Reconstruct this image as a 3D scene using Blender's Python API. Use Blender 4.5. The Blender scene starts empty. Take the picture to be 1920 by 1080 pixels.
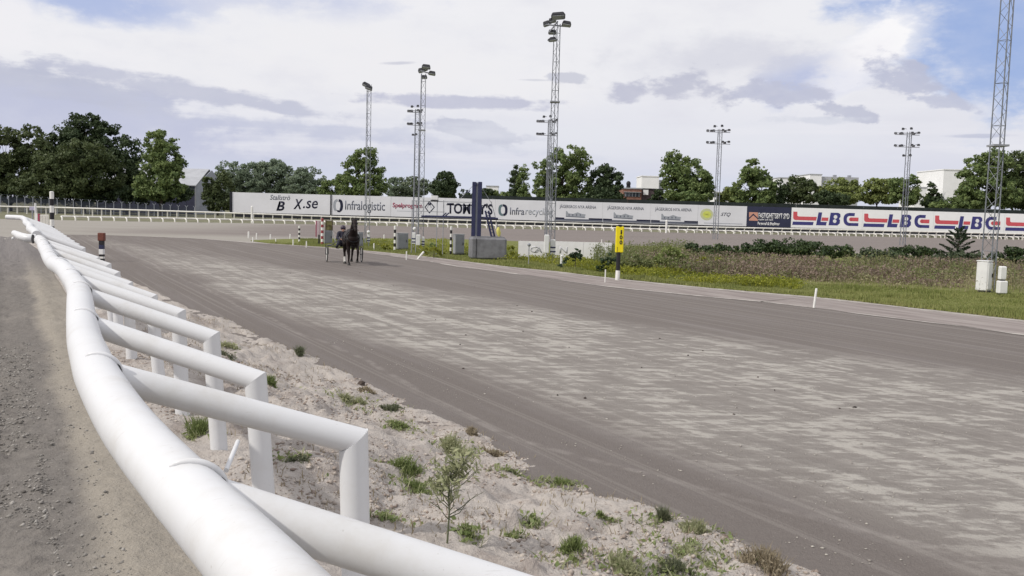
import bpy, bmesh, math, random
import numpy as np
from mathutils import Vector, Matrix
PI = math.pi
S = bpy.context.scene
C = S.collection
rnd = random.Random(7)

# ------------------------------------------------------------------ camera, world, sun, exposure
F = 1707.0                       # focal length in pixels of a 1920 wide picture
EYE = Vector((0, 0, 2.5))
ROT = Matrix.Rotation(PI/2 - math.atan(142/F), 3, 'X') @ Matrix.Rotation(math.radians(1.575), 3, 'Z')
cd = bpy.data.cameras.new('camera'); cam = bpy.data.objects.new('camera', cd); C.objects.link(cam)
cd.lens = F/1920*36; cd.sensor_width = 36; cd.clip_start = .05; cd.clip_end = 6000
cam.matrix_world = Matrix.Translation(EYE) @ ROT.to_4x4()
S.camera = cam

def ray(px, py): return ROT @ Vector(((px-960)/F, (540-py)/F, -1))
def G(px, py, z=0.0):            # photo point -> the point of the ground (height z) seen there
    d = ray(px, py); return EYE + d*((z-EYE.z)/d.z)
def AT(px, py, Y):               # photo point -> the point at distance Y seen there
    d = ray(px, py); return EYE + d*(Y/d.y)
def DEPTH(px, py, z=0.0): return G(px, py, z).y

SUN_EL, SUN_AZ = 42, -116        # azimuth clockwise from +Y
SKY_STRENGTH = .1
sun_dir = Vector((math.sin(math.radians(SUN_AZ))*math.cos(math.radians(SUN_EL)),
                  math.cos(math.radians(SUN_AZ))*math.cos(math.radians(SUN_EL)), math.sin(math.radians(SUN_EL))))
sl = bpy.data.lights.new('sun', 'SUN'); so = bpy.data.objects.new('sun', sl); C.objects.link(so)
sl.energy = 2.7; sl.angle = math.radians(1.2); sl.color = (1, .95, .87)
so.rotation_euler = (-sun_dir).to_track_quat('-Z', 'Y').to_euler(); so.location = (-60, -20, 80)
S.view_settings.view_transform = 'Standard'; S.view_settings.look = 'None'
S.view_settings.exposure = 0.0; S.view_settings.gamma = 1; S.view_settings.use_curve_mapping = False

W = bpy.data.worlds.new('World'); S.world = W; W.use_nodes = True
def build_world():
    nt = W.node_tree; N = nt.nodes; L = nt.links; N.clear()
    def val(x): 
        return x
    def put(sock, x):
        if hasattr(x, 'is_output'): L.new(x, sock)
        else: sock.default_value = x
    def m(op, a, b=0.0, c=None, clamp=False):
        n = N.new('ShaderNodeMath'); n.operation = op; n.use_clamp = clamp
        put(n.inputs[0], a); put(n.inputs[1], b)
        if c is not None: put(n.inputs[2], c)
        return n.outputs[0]
    def ss(x, lo, hi):
        n = N.new('ShaderNodeMapRange'); n.interpolation_type = 'SMOOTHSTEP'
        put(n.inputs[0], x); n.inputs[1].default_value = lo; n.inputs[2].default_value = hi
        return n.outputs[0]
    def mix(f, a, b):
        n = N.new('ShaderNodeMix'); n.data_type = 'RGBA'
        put(n.inputs[0], f); put(n.inputs[6], a); put(n.inputs[7], b)
        return n.outputs[2]
    tc = N.new('ShaderNodeTexCoord'); d = tc.outputs['Generated']
    sp = N.new('ShaderNodeSeparateXYZ'); L.new(d, sp.inputs[0])
    az = m('ARCTAN2', sp.outputs[0], sp.outputs[1]); el = m('ARCSINE', sp.outputs[2])
    def noise(scale, zs, detail=5, rough=.55, off=0):
        mp = N.new('ShaderNodeMapping'); mp.inputs['Scale'].default_value = (scale, scale, scale*zs); mp.inputs['Location'].default_value = (off, off*.7, off*1.3)
        L.new(d, mp.inputs[0])
        n = N.new('ShaderNodeTexNoise'); n.inputs['Scale'].default_value = 1; n.inputs['Detail'].default_value = detail; n.inputs['Roughness'].default_value = rough
        L.new(mp.outputs[0], n.inputs['Vector']); return n.outputs['Fac']
    nb = noise(9, 2.2, 7, .55, 3.1)        # billows
    nf = noise(30, 2.0, 6, .6, 9.7)       # fine edges
    ns = noise(3.2, 14, 5, .55, 5.3)       # long streaks
    nw = noise(1.6, 2.0, 3, .5, 1.7)      # broad drift
    sky = N.new('ShaderNodeTexSky'); sky.sky_type = 'NISHITA'; sky.sun_disc = False
    sky.sun_elevation = math.radians(SUN_EL); sky.sun_rotation = math.radians(SUN_AZ)
    sky.air_density = 1.0; sky.dust_density = .6; sky.ozone_density = 1.5
    K = 1/SKY_STRENGTH
    def col(r, g, b):       # wanted picture value 0..255 -> radiance before the strength
        f = lambda v: ((v/255+.055)/1.055)**2.4 if v > 10 else v/255/12.92
        return (f(r)*K, f(g)*K, f(b)*K, 1)
    white = col(238, 238, 242); lilac = col(212, 214, 229)
    base = mix(ss(m('ADD', el, m('MULTIPLY', m('SUBTRACT', nw, .5), .12)), -.02, .17), lilac, white)
    base = mix(m('MULTIPLY', ss(nb, .45, .75), .5), base, col(220, 220, 230))
    base = mix(m('MULTIPLY', ss(ns, .52, .72), .35), base, col(242, 241, 245))
    cur = base
    def cloud(px, py, rx, ry, color, strength=1, soft=.5, rot=0, warp=.9, n=None, fine=.55):
        nonlocal cur
        r = ray(px, py).normalized(); a0 = math.atan2(r.x, r.y); e0 = math.asin(r.z)
        da = m('SUBTRACT', az, a0); de = m('SUBTRACT', el, e0)
        t = math.radians(rot) ; c, s = math.cos(t), math.sin(t)
        x = m('ADD', m('MULTIPLY', da, c), m('MULTIPLY', de, s)); y = m('ADD', m('MULTIPLY', da, -s), m('MULTIPLY', de, c))
        x = m('MULTIPLY', x, F/rx); y = m('MULTIPLY', y, F/ry)
        q = m('SQRT', m('ADD', m('MULTIPLY', x, x), m('MULTIPLY', y, y)))
        w = m('ADD', m('MULTIPLY', m('SUBTRACT', n if n else nb, .5), warp*2), m('MULTIPLY', m('SUBTRACT', nf, .5), fine*2))
        f = m('SUBTRACT', 1.0, m('ADD', q, w))
        mk = m('MULTIPLY', ss(f, 0, soft), strength)
        cur = mix(mk, cur, mix(m('MULTIPLY', m('ADD', ss(nb, .36, .66), ss(nf, .35, .7)), .08), color, white))
    blue = mix(.86, sky.outputs[0], col(158, 179, 226))
    # blue openings
    cloud(1990, -20, 330, 230, blue, 1, .6, 0, .9, None, .3)
    cloud(1860, 110, 150, 140, blue, .9, .8, 0, .9, None, .4)
    cloud(1530, 150, 150, 44, col(168, 181, 221), .9, .8, 6, 1.2, None, .6)
    cloud(190, 4, 210, 48, col(172, 187, 225), .95, .9, -4, 1.2, None, .5)
    cloud(520, -12, 300, 46, col(196, 203, 228), .8, .9, 0, 1.2, None, .5)
    # bright cloud heads
    cloud(1655, 78, 90, 46, col(250, 249, 251), 1, .7, 22, 1.2, None, 1.0)
    cloud(1600, 130, 90, 60, col(244, 243, 247), .8, .9, 40, 1.2, None, .8)
    cloud(12, 50, 56, 80, col(240, 239, 243), .95, .7, 0, 1.0, None, .8)
    cloud(180, 95, 150, 34, col(240, 239, 243), .8, .9, -15, 1.4, None, .8)
    cloud(700, 130, 520, 110, col(239, 238, 241), .8, .95, 0, .8)
    # grey undersides
    cloud(1330, 115, 260, 60, col(213, 214, 225), .8, .95, 0, 1.0)
    cloud(70, 168, 320, 46, col(185, 189, 209), .95, .45, -9, .9, ns, .6)
    cloud(400, 178, 330, 20, col(193, 196, 214), .9, .5, -7, 1.0, ns, .8)
    cloud(850, 192, 190, 15, col(195, 197, 215), .95, .5, 0, 1.0, ns, .9)
    cloud(150, 240, 420, 44, col(191, 196, 219), .9, .6, -6, .9, ns, .6)
    cloud(620, 248, 430, 26, col(197, 201, 220), .85, .7, -4, 1.0, ns, .8)
    cloud(890, 243, 120, 22, col(189, 192, 211), .95, .35, -7, .9, None, 1.0)
    cloud(260, 290, 760, 120, col(193, 197, 220), .9, .95, -3, .7, ns, .4)
    cloud(1182, 174, 44, 24, col(191, 193, 211), .92, .55, 0, 1.1, None, .9)
    cloud(1290, 165, 105, 36, col(191, 193, 210), .95, .5, -4, 1.1, None, 1.1)
    cloud(1440, 174, 110, 20, col(191, 194, 213), .9, .45, -6, 1.3, None, 1.1)
    cloud(1700, 158, 70, 36, col(187, 191, 212), .95, .5, -25, 1.2, None, 1.1)
    cloud(1765, 192, 90, 15, col(191, 195, 215), .9, .4, -14, 1.2, None, 1.1)
    cloud(1595, 212, 76, 15, col(191, 194, 212), .95, .35, -10, 1.3, None, 1.2)
    cloud(1520, 226, 110, 12, col(211, 214, 226), .8, .6, 0, 1.2, ns, 1.0)
    cloud(1840, 255, 70, 5, col(189, 193, 213), .9, .6, 0, .8, ns, .6)
    cloud(1070, 145, 36, 9, col(201, 203, 216), .85, .5, 0, 1.2, None, 1.2)
    cloud(1000, 150, 40, 3, col(213, 214, 223), .8, .6, 0, .6, ns, .6)
    cloud(750, 118, 46, 5, col(205, 206, 218), .9, .6, 4, .7, ns, .6)
    cloud(1250, 260, 700, 50, col(229, 231, 238), .6, .95, 0, 1.0, ns)
    cloud(1000, 350, 1500, 60, col(211, 217, 232), .75, .95, 0, .5, ns, .3)
    bg = N.new('ShaderNodeBackground'); bg.inputs[1].default_value = SKY_STRENGTH
    L.new(cur, bg.inputs[0])
    out = N.new('ShaderNodeOutputWorld'); L.new(bg.outputs[0], out.inputs[0])
build_world()

# ------------------------------------------------------------------ helpers
class MB:                         # collects shapes, builds one mesh object
    def __init__(s): s.v = []; s.f = []; s.mi = []; s.sm = []
    def add(s, vs, fs, mi=0, smooth=False):
        b = len(s.v); s.v += [tuple(v) for v in vs]
        for f in fs: s.f.append([b+i for i in f]); s.mi.append(mi); s.sm.append(smooth)
        return s
    def box(s, c, size, rot=None, mi=0, bev=0.0, taper=1.0):
        hx, hy, hz = size[0]/2, size[1]/2, size[2]/2
        c = Vector(c)
        if bev > 0:
            vs = []; b = bev
            for z, k, ins in ((-hz, 1, b), (-hz+b, 1, 0), (hz-b, taper, 0), (hz, taper, b)):
                X, Y = hx*k-ins, hy*k-ins; e = b if not ins else b*.4
                for x, y in ((-X+e, -Y), (X-e, -Y), (X, -Y+e), (X, Y-e), (X-e, Y), (-X+e, Y), (-X, Y-e), (-X, -Y+e)): vs.append(Vector((x, y, z)))
            fs = [list(range(7, -1, -1)), list(range(24, 32))]
            for r in range(3):
                for i in range(8): fs.append([r*8+i, r*8+(i+1) % 8, (r+1)*8+(i+1) % 8, (r+1)*8+i])
        else:
            vs = [Vector((x*hx*(taper if z > 0 else 1), y*hy*(taper if z > 0 else 1), z*hz)) for z in (-1, 1) for y in (-1, 1) for x in (-1, 1)]
            fs = [(0, 2, 3, 1), (4, 5, 7, 6), (0, 1, 5, 4), (1, 3, 7, 5), (3, 2, 6, 7), (2, 0, 4, 6)]
        if rot is not None: vs = [rot @ v for v in vs]
        return s.add([c+v for v in vs], fs, mi)
    def tube(s, pts, r, n=8, cap=True, mi=0, smooth=True, cut0=None, cut1=None, squash=None):
        pts = [Vector(p) for p in pts]; rr = r if isinstance(r, (list, tuple)) else [r]*len(pts)
        rings = []; up = None
        for i, p in enumerate(pts):
            a = pts[max(i-1, 0)]; b = pts[min(i+1, len(pts)-1)]
            t = (b-a).normalized()
            if 0 < i < len(pts)-1:
                t = ((p-a).normalized()+(b-p).normalized()).normalized()
            if up is None:
                up = Vector((0, 0, 1)) if abs(t.z) < .95 else Vector((1, 0, 0))
            x = up.cross(t).normalized(); y = t.cross(x).normalized(); up = y
            ring = [p + (x*math.cos(2*PI*k/n) + y*math.sin(2*PI*k/n))*rr[i] for k in range(n)]
            cut = cut0 if i == 0 else cut1 if i == len(pts)-1 else None
            if cut is not None:         # mitre the end: slide the ring along the tube onto the plane through p
                nn = Vector(cut); ring = [q - t*((q-p).dot(nn)/t.dot(nn)) for q in ring]
            rings.append(ring)
        vs = [q for g in rings for q in g]; fs = []
        for i in range(len(pts)-1):
            for k in range(n): fs.append((i*n+k, i*n+(k+1) % n, (i+1)*n+(k+1) % n, (i+1)*n+k))
        s.add(vs, fs, mi, smooth)
        if cap:
            s.add(rings[0], [list(range(n))[::-1]], mi); s.add(rings[-1], [list(range(n))], mi)
        return s
    def bar(s, a, b, r, n=4, mi=0): return s.tube([a, b], r, n, True, mi, n > 5)
    def torus(s, c, axis, R, r, n=32, k=8, mi=0, squash=1.0):
        c = Vector(c); ax = Vector(axis).normalized(); x = ax.orthogonal().normalized(); y = ax.cross(x)
        vs = []; fs = []
        for i in range(n):
            a = 2*PI*i/n; d = x*math.cos(a)+y*math.sin(a)
            for j in range(k):
                b = 2*PI*j/k; vs.append(c + d*(R+r*math.cos(b)) + ax*(r*squash*math.sin(b)))
        for i in range(n):
            for j in range(k): fs.append((i*k+j, ((i+1) % n)*k+j, ((i+1) % n)*k+(j+1) % k, i*k+(j+1) % k))
        return s.add(vs, fs, mi, True)
    def ball(s, c, r, n=10, m=6, mi=0, sc=(1, 1, 1)):
        c = Vector(c); vs = [c+Vector((0, 0, r*sc[2]))]; fs = []
        for i in range(1, m):
            for j in range(n):
                t = PI*i/m; a = 2*PI*j/n
                vs.append(c+Vector((r*sc[0]*math.sin(t)*math.cos(a), r*sc[1]*math.sin(t)*math.sin(a), r*sc[2]*math.cos(t))))
        vs.append(c-Vector((0, 0, r*sc[2]))); e = len(vs)-1
        for j in range(n):
            fs.append((0, 1+j, 1+(j+1) % n)); fs.append((e, e-n+(j+1) % n, e-n+j))
            for i in range(m-2): fs.append((1+i*n+j, 1+(i+1)*n+j, 1+(i+1)*n+(j+1) % n, 1+i*n+(j+1) % n))
        return s.add(vs, fs, mi, True)
    def prism(s, poly, d, mi=0):          # poly: list of points, d: thickness vector
        d = Vector(d); n = len(poly); P = [Vector(p) for p in poly]
        fs = [list(range(n)), [n+i for i in range(n)][::-1]] + [(i, n+i, n+(i+1) % n, (i+1) % n) for i in range(n)]
        return s.add(P+[p+d for p in P], fs, mi)
    def mesh(s, name, mats):
        me = bpy.data.meshes.new(name); me.from_pydata(s.v, [], s.f)
        for m in (mats if isinstance(mats, (list, tuple)) else [mats]): me.materials.append(m)
        me.polygons.foreach_set('material_index', s.mi); me.polygons.foreach_set('use_smooth', s.sm)
        me.update(); return me
    def build(s, name, mats, parent=None, loc=(0, 0, 0), fix=True):
        me = s.mesh(name, mats)
        if fix:
            bm = bmesh.new(); bm.from_mesh(me); bmesh.ops.recalc_face_normals(bm, faces=bm.faces); bm.to_mesh(me); bm.free()
        return link(name, me, parent, loc)

def link(name, me, parent=None, loc=(0, 0, 0)):
    o = bpy.data.objects.new(name, me); C.objects.link(o); o.location = loc
    if parent is not None: o.parent = parent
    return o
def tag(o, label=None, cat=None, group=None, kind=None):
    if label: o['label'] = label
    if cat: o['category'] = cat
    if group: o['group'] = group
    if kind: o['kind'] = kind
    return o
def thing(name, label, cat, loc=(0, 0, 0), rz=0.0, group=None):
    o = bpy.data.objects.new(name, None); C.objects.link(o); o.location = loc; o.rotation_euler = (0, 0, rz)
    o.empty_display_size = .2
    return tag(o, label, cat, group)
def copy_tree(o, loc=None, rz=None, label=None, parent=None):
    c = o.copy(); C.objects.link(c)
    if parent is not None: c.parent = parent
    if loc is not None: c.location = loc
    if rz is not None: c.rotation_euler = (0, 0, rz)
    if label: c['label'] = label
    for ch in list(o.children): copy_tree(ch, parent=c)
    return c

# vector noise in numpy
def _h(ix, iy, iz):
    n = (ix*374761393 + iy*668265263 + iz*2147483647 + 1013904223) & 0xffffffff
    n = ((n ^ (n >> 13))*1274126177) & 0xffffffff
    return ((n ^ (n >> 16)) & 0xffff)/65535.0
def vnoise(x, y, z=None):
    x = np.asarray(x, float); y = np.asarray(y, float); z = np.zeros_like(x) if z is None else np.asarray(z, float)
    ix, iy, iz = np.floor(x).astype(np.int64), np.floor(y).astype(np.int64), np.floor(z).astype(np.int64)
    fx, fy, fz = x-ix, y-iy, z-iz
    fx, fy, fz = fx*fx*(3-2*fx), fy*fy*(3-2*fy), fz*fz*(3-2*fz)
    r = 0
    for a in (0, 1):
        for b in (0, 1):
            for c in (0, 1):
                r = r + _h(ix+a, iy+b, iz+c)*(fx if a else 1-fx)*(fy if b else 1-fy)*(fz if c else 1-fz)
    return r
def fbm(x, y, z=None, oct=4, gain=.5):
    r = 0; a = 1; t = 0; x = np.asarray(x, float); y = np.asarray(y, float); z = np.zeros_like(x) if z is None else np.asarray(z, float)
    for i in range(oct):
        r = r + a*vnoise(x*2**i+17*i, y*2**i+5*i, z*2**i); t += a; a *= gain
    return r/t
def sstep(x, lo, hi):
    t = np.clip((np.asarray(x, float)-lo)/(hi-lo), 0, 1); return t*t*(3-2*t)

def fast_mesh(name, co, faces, mat, smooth=False):       # faces: (n,k) int array
    me = bpy.data.meshes.new(name); n, k = faces.shape
    me.vertices.add(len(co)); me.vertices.foreach_set('co', np.asarray(co, np.float32).ravel())
    me.loops.add(n*k); me.loops.foreach_set('vertex_index', faces.astype(np.int32).ravel())
    me.polygons.add(n); me.polygons.foreach_set('loop_start', np.arange(0, n*k, k, dtype=np.int32))
    if smooth: me.polygons.foreach_set('use_smooth', np.ones(n, bool))
    me.materials.append(mat); me.update(calc_edges=True); me.validate(); return me

# ------------------------------------------------------------------ materials
class Mat:
    def __init__(s, name, rough=.8, spec=.3):
        s.m = bpy.data.materials.new(name); s.m.use_nodes = True; s.nt = s.m.node_tree; s.N = s.nt.nodes; s.L = s.nt.links
        s.b = s.N['Principled BSDF']; s.b.inputs['Roughness'].default_value = rough; s.b.inputs['Specular IOR Level'].default_value = spec
        s.tc = s.N.new('ShaderNodeTexCoord')
    def put(s, k, x):
        if hasattr(x, 'is_output'): s.L.new(x, k)
        else: k.default_value = x
    def math(s, op, a, b=0.0, clamp=False):
        n = s.N.new('ShaderNodeMath'); n.operation = op; n.use_clamp = clamp; s.put(n.inputs[0], a); s.put(n.inputs[1], b); return n.outputs[0]
    def dot(s, v, vec):
        n = s.N.new('ShaderNodeVectorMath'); n.operation = 'DOT_PRODUCT'; s.L.new(v, n.inputs[0]); n.inputs[1].default_value = vec; return n.outputs['Value']
    def comb(s, x, y, z=0.0):
        n = s.N.new('ShaderNodeCombineXYZ'); s.put(n.inputs[0], x); s.put(n.inputs[1], y); s.put(n.inputs[2], z); return n.outputs[0]
    def noise(s, scale, detail=4, rough=.55, vec=None, out='Fac'):
        n = s.N.new('ShaderNodeTexNoise'); n.inputs['Scale'].default_value = scale; n.inputs['Detail'].default_value = detail; n.inputs['Roughness'].default_value = rough
        s.L.new(vec if vec is not None else s.tc.outputs['Object'], n.inputs['Vector']); return n.outputs[out]
    def vor(s, scale, vec=None, out='Distance'):
        n = s.N.new('ShaderNodeTexVoronoi'); n.inputs['Scale'].default_value = scale
        s.L.new(vec if vec is not None else s.tc.outputs['Object'], n.inputs['Vector']); return n.outputs[out]
    def step(s, x, lo, hi):
        n = s.N.new('ShaderNodeMapRange'); n.interpolation_type = 'SMOOTHSTEP'; s.put(n.inputs[0], x); n.inputs[1].default_value = lo; n.inputs[2].default_value = hi; return n.outputs[0]
    def mix(s, f, a, b):
        n = s.N.new('ShaderNodeMix'); n.data_type = 'RGBA'; s.put(n.inputs[0], f)
        s.put(n.inputs[6], a if hasattr(a, 'is_output') else (*a, 1)); s.put(n.inputs[7], b if hasattr(b, 'is_output') else (*b, 1)); return n.outputs[2]
    def color(s, c): s.put(s.b.inputs['Base Color'], c if hasattr(c, 'is_output') else (*c, 1)); return s
    def bump(s, h, strength=.3, dist=.02):
        n = s.N.new('ShaderNodeBump'); n.inputs['Strength'].default_value = strength; n.inputs['Distance'].default_value = dist
        s.put(n.inputs['Height'], h); s.L.new(n.outputs[0], s.b.inputs['Normal']); return s

def simple(name, c, rough=.6, var=.12, scale=6, bump=.1, spec=.3, metal=0.0, dirt=None):
    M = Mat(name, rough, spec); n = M.noise(scale, 5)
    c2 = tuple(x*(1-var*2) for x in c)
    col = M.mix(M.step(n, .35, .7), c, c2)
    if dirt: col = M.mix(M.math('MULTIPLY', M.step(M.noise(scale*.45, 6, .65), .52, .74), dirt[1]), col, dirt[0])
    M.color(col); M.b.inputs['Metallic'].default_value = metal
    if bump: M.bump(M.noise(scale*7, 3), bump, .004)
    return M.m

def leafmat(name, c1, c2, trans=.25, rough=.55):
    M = Mat(name, rough, .25); g = M.N.new('ShaderNodeNewGeometry')
    big = M.noise(.35, 3)
    f = M.math('ADD', M.math('MULTIPLY', g.outputs['Random Per Island'], .65), M.math('MULTIPLY', M.step(big, .35, .65), .35))
    c = M.mix(f, c1, c2); M.color(c)
    t = M.N.new('ShaderNodeBsdfTranslucent'); M.L.new(c, t.inputs[0])
    mx = M.N.new('ShaderNodeMixShader'); mx.inputs[0].default_value = trans
    M.L.new(M.b.outputs[0], mx.inputs[1]); M.L.new(t.outputs[0], mx.inputs[2])
    M.L.new(mx.outputs[0], M.N['Material Output'].inputs[0]); return M.m

def pvc_material():
    M = Mat('white_plastic_pipe', .42, .45); g = M.N.new('ShaderNodeNewGeometry')
    c = M.mix(M.noise(2.2, 4), (.69, .695, .71), (.63, .635, .655))
    c = M.mix(M.math('MULTIPLY', M.step(M.noise(1.4, 7, .7), .48, .70), .42), c, (.47, .44, .39))
    c = M.mix(M.math('MULTIPLY', M.step(M.noise(60, 3, .6), .68, .76), .35), c, (.34, .31, .27))
    scr = M.noise(1, 3, .6, M.comb(M.math('MULTIPLY', M.dot(M.tc.outputs['Object'], (1, .4, 0)), 9), M.math('MULTIPLY', M.dot(M.tc.outputs['Object'], (-.4, 1, .6)), 70)))
    c = M.mix(M.math('MULTIPLY', M.step(scr, .66, .72), .25), c, (.42, .40, .38))
    M.color(c); M.bump(M.noise(5, 4), .05, .01); return M.m
m_pvc = pvc_material()
m_pvcd = simple('joint_shade_and_rubber', (.02, .02, .024), .7, .1, 9)  # near black, also serves as the painted lip shadow at rail joints
m_farwhite = simple('white_painted_rail', (.74, .72, .67), .5, .08, 2, 0)
m_white = simple('white_paint', (.78, .77, .74), .5, .06, 3, .05, dirt=((.45, .43, .38), .35))
m_black = simple('black_paint', (.022, .02, .024), .5, .1, 5)
m_red = simple('faded_red_paint', (.32, .06, .07), .6, .15, 5)
m_brown = simple('weathered_red_brown_paint', (.16, .055, .04), .7, .2, 9)
m_yellow = simple('yellow_sign_paint', (.80, .66, .012), .45, .05, 4, .02)
m_blue = simple('dark_blue_paint', (.030, .034, .085), .45, .1, 4)
m_conc = simple('grey_concrete', (.20, .20, .215), .85, .14, 3, .3, dirt=((.11, .11, .11), .5))
m_cab = simple('grey_cabinet_steel', (.30, .31, .33), .5, .08, 3, .03)
m_cabd = simple('mid_grey_door', (.21, .22, .24), .5, .08, 3, .03)
m_cabw = simple('pale_cabinet_steel', (.70, .70, .70), .45, .04, 3, .03, dirt=((.5, .48, .44), .3))
m_galv = simple('galvanised_steel', (.22, .235, .265), .5, .15, 5, .05, .3, .2)
m_galvd = simple('dull_galvanised_steel', (.30, .31, .34), .55, .12, 5, 0)
m_lamp = simple('black_lamp_housing', (.03, .03, .035), .45, .1, 5)
m_lens = simple('lamp_glass', (.35, .37, .40), .15, .05, 5, 0, .6)
m_rubber = simple('tyre_rubber', (.018, .018, .02), .7, .1, 9)
m_disc = simple('pale_wheel_disc', (.55, .54, .52), .4, .08, 5, 0)
m_chrome = simple('sulky_tube_steel', (.12, .12, .13), .35, .1, 5, 0, .5, .6)
m_bark = simple('bark', (.065, .05, .04), .9, .25, 8, .5)

# ------------------------------------------------------------------ ground frames
AZ = math.radians(-28.99)
U = Vector((math.sin(AZ), math.cos(AZ), 0)); V = Vector((math.cos(AZ), -math.sin(AZ), 0))     # along the home straight / across it
def AP(a, p, z=0.0): return U*a + V*p + Vector((0, 0, z))
TOE = [(-6, 6.4), (0, 5.75), (4.5, 5.1), (7.2, 4.74), (12.2, 4.53), (15.6, 4.42), (20.4, 4.1), (25.8, 3.7), (32, 3.35), (45, 3.1), (80, 3.0)]
def toe(a): return np.interp(a, [t[0] for t in TOE], [t[1] for t in TOE])
def hroad(a): return .03 + .67*(1-sstep(a, 30, 64))

def bank_z(a, p):
    t = toe(a); q = (p-.95)/(t-.95)
    prof = 1-sstep(q, .02, 1.0)*.985 - .14*np.clip(q, 0, 1)*(1-np.clip(q, 0, 1))*2
    z = hroad(a)*prof
    k = sstep(q, -.1, .25)*(.35+.65*(1-sstep(q, .75, 1.15)))
    cl = fbm(a*1.1, p*1.1, None, 4, .55)-.5
    rid = 1-np.abs(fbm(a*2.6+9, p*2.6, None, 3)-.5)*4
    clod = np.clip(vnoise(a*7+3, p*7)-.55, 0, 1)
    z = z + k*(cl*.26 + .06*np.clip(rid, 0, 1) + .17*clod*sstep(fbm(a*.7, p*.7+4, None, 2), .42, .6) + (vnoise(a*22, p*22)-.5)*.034)
    z = z - .16*sstep(q, .93, 1.08)
    return z
def road_z(a, p):
    z = hroad(a) + 0*p
    rut = np.exp(-((p+.12+.05*np.sin(a*.7))/.16)**2)*sstep(a, -4, 4)
    tread = (np.abs(((a*5.2) % 1)-.5)*2-.5)*.05*rut*sstep(vnoise(a*3, p*9), .25, .6)
    berm = .05*np.exp(-((p-.55)/.22)**2)
    z = z - .03*rut + tread + berm + (fbm(a*2, p*3, None, 4, .6)-.5)*.07 + np.clip(vnoise(a*14, p*14)-.6, 0, 1)*.07*(1-sstep(p, .25, .45)) + (vnoise(a*30, p*30)-.5)*.012
    return z
def grid(name, A, Pf, zf, mat, kind='structure'):
    A = np.asarray(A); n = len(A); rows = []
    for a in A: rows.append(Pf(a))
    P = np.array(rows); m = P.shape[1]; AA = np.repeat(A[:, None], m, 1)
    Z = zf(AA, P); X = U.x*AA + V.x*P; Y = U.y*AA + V.y*P
    co = np.stack([X, Y, Z], -1).reshape(-1, 3)
    i = np.arange(n-1)[:, None]*m + np.arange(m-1)[None]
    fc = np.stack([i, i+1, i+m+1, i+m], -1).reshape(-1, 4)
    o = link(name, fast_mesh(name, co, fc, mat, True)); tag(o, kind=kind); return o

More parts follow.
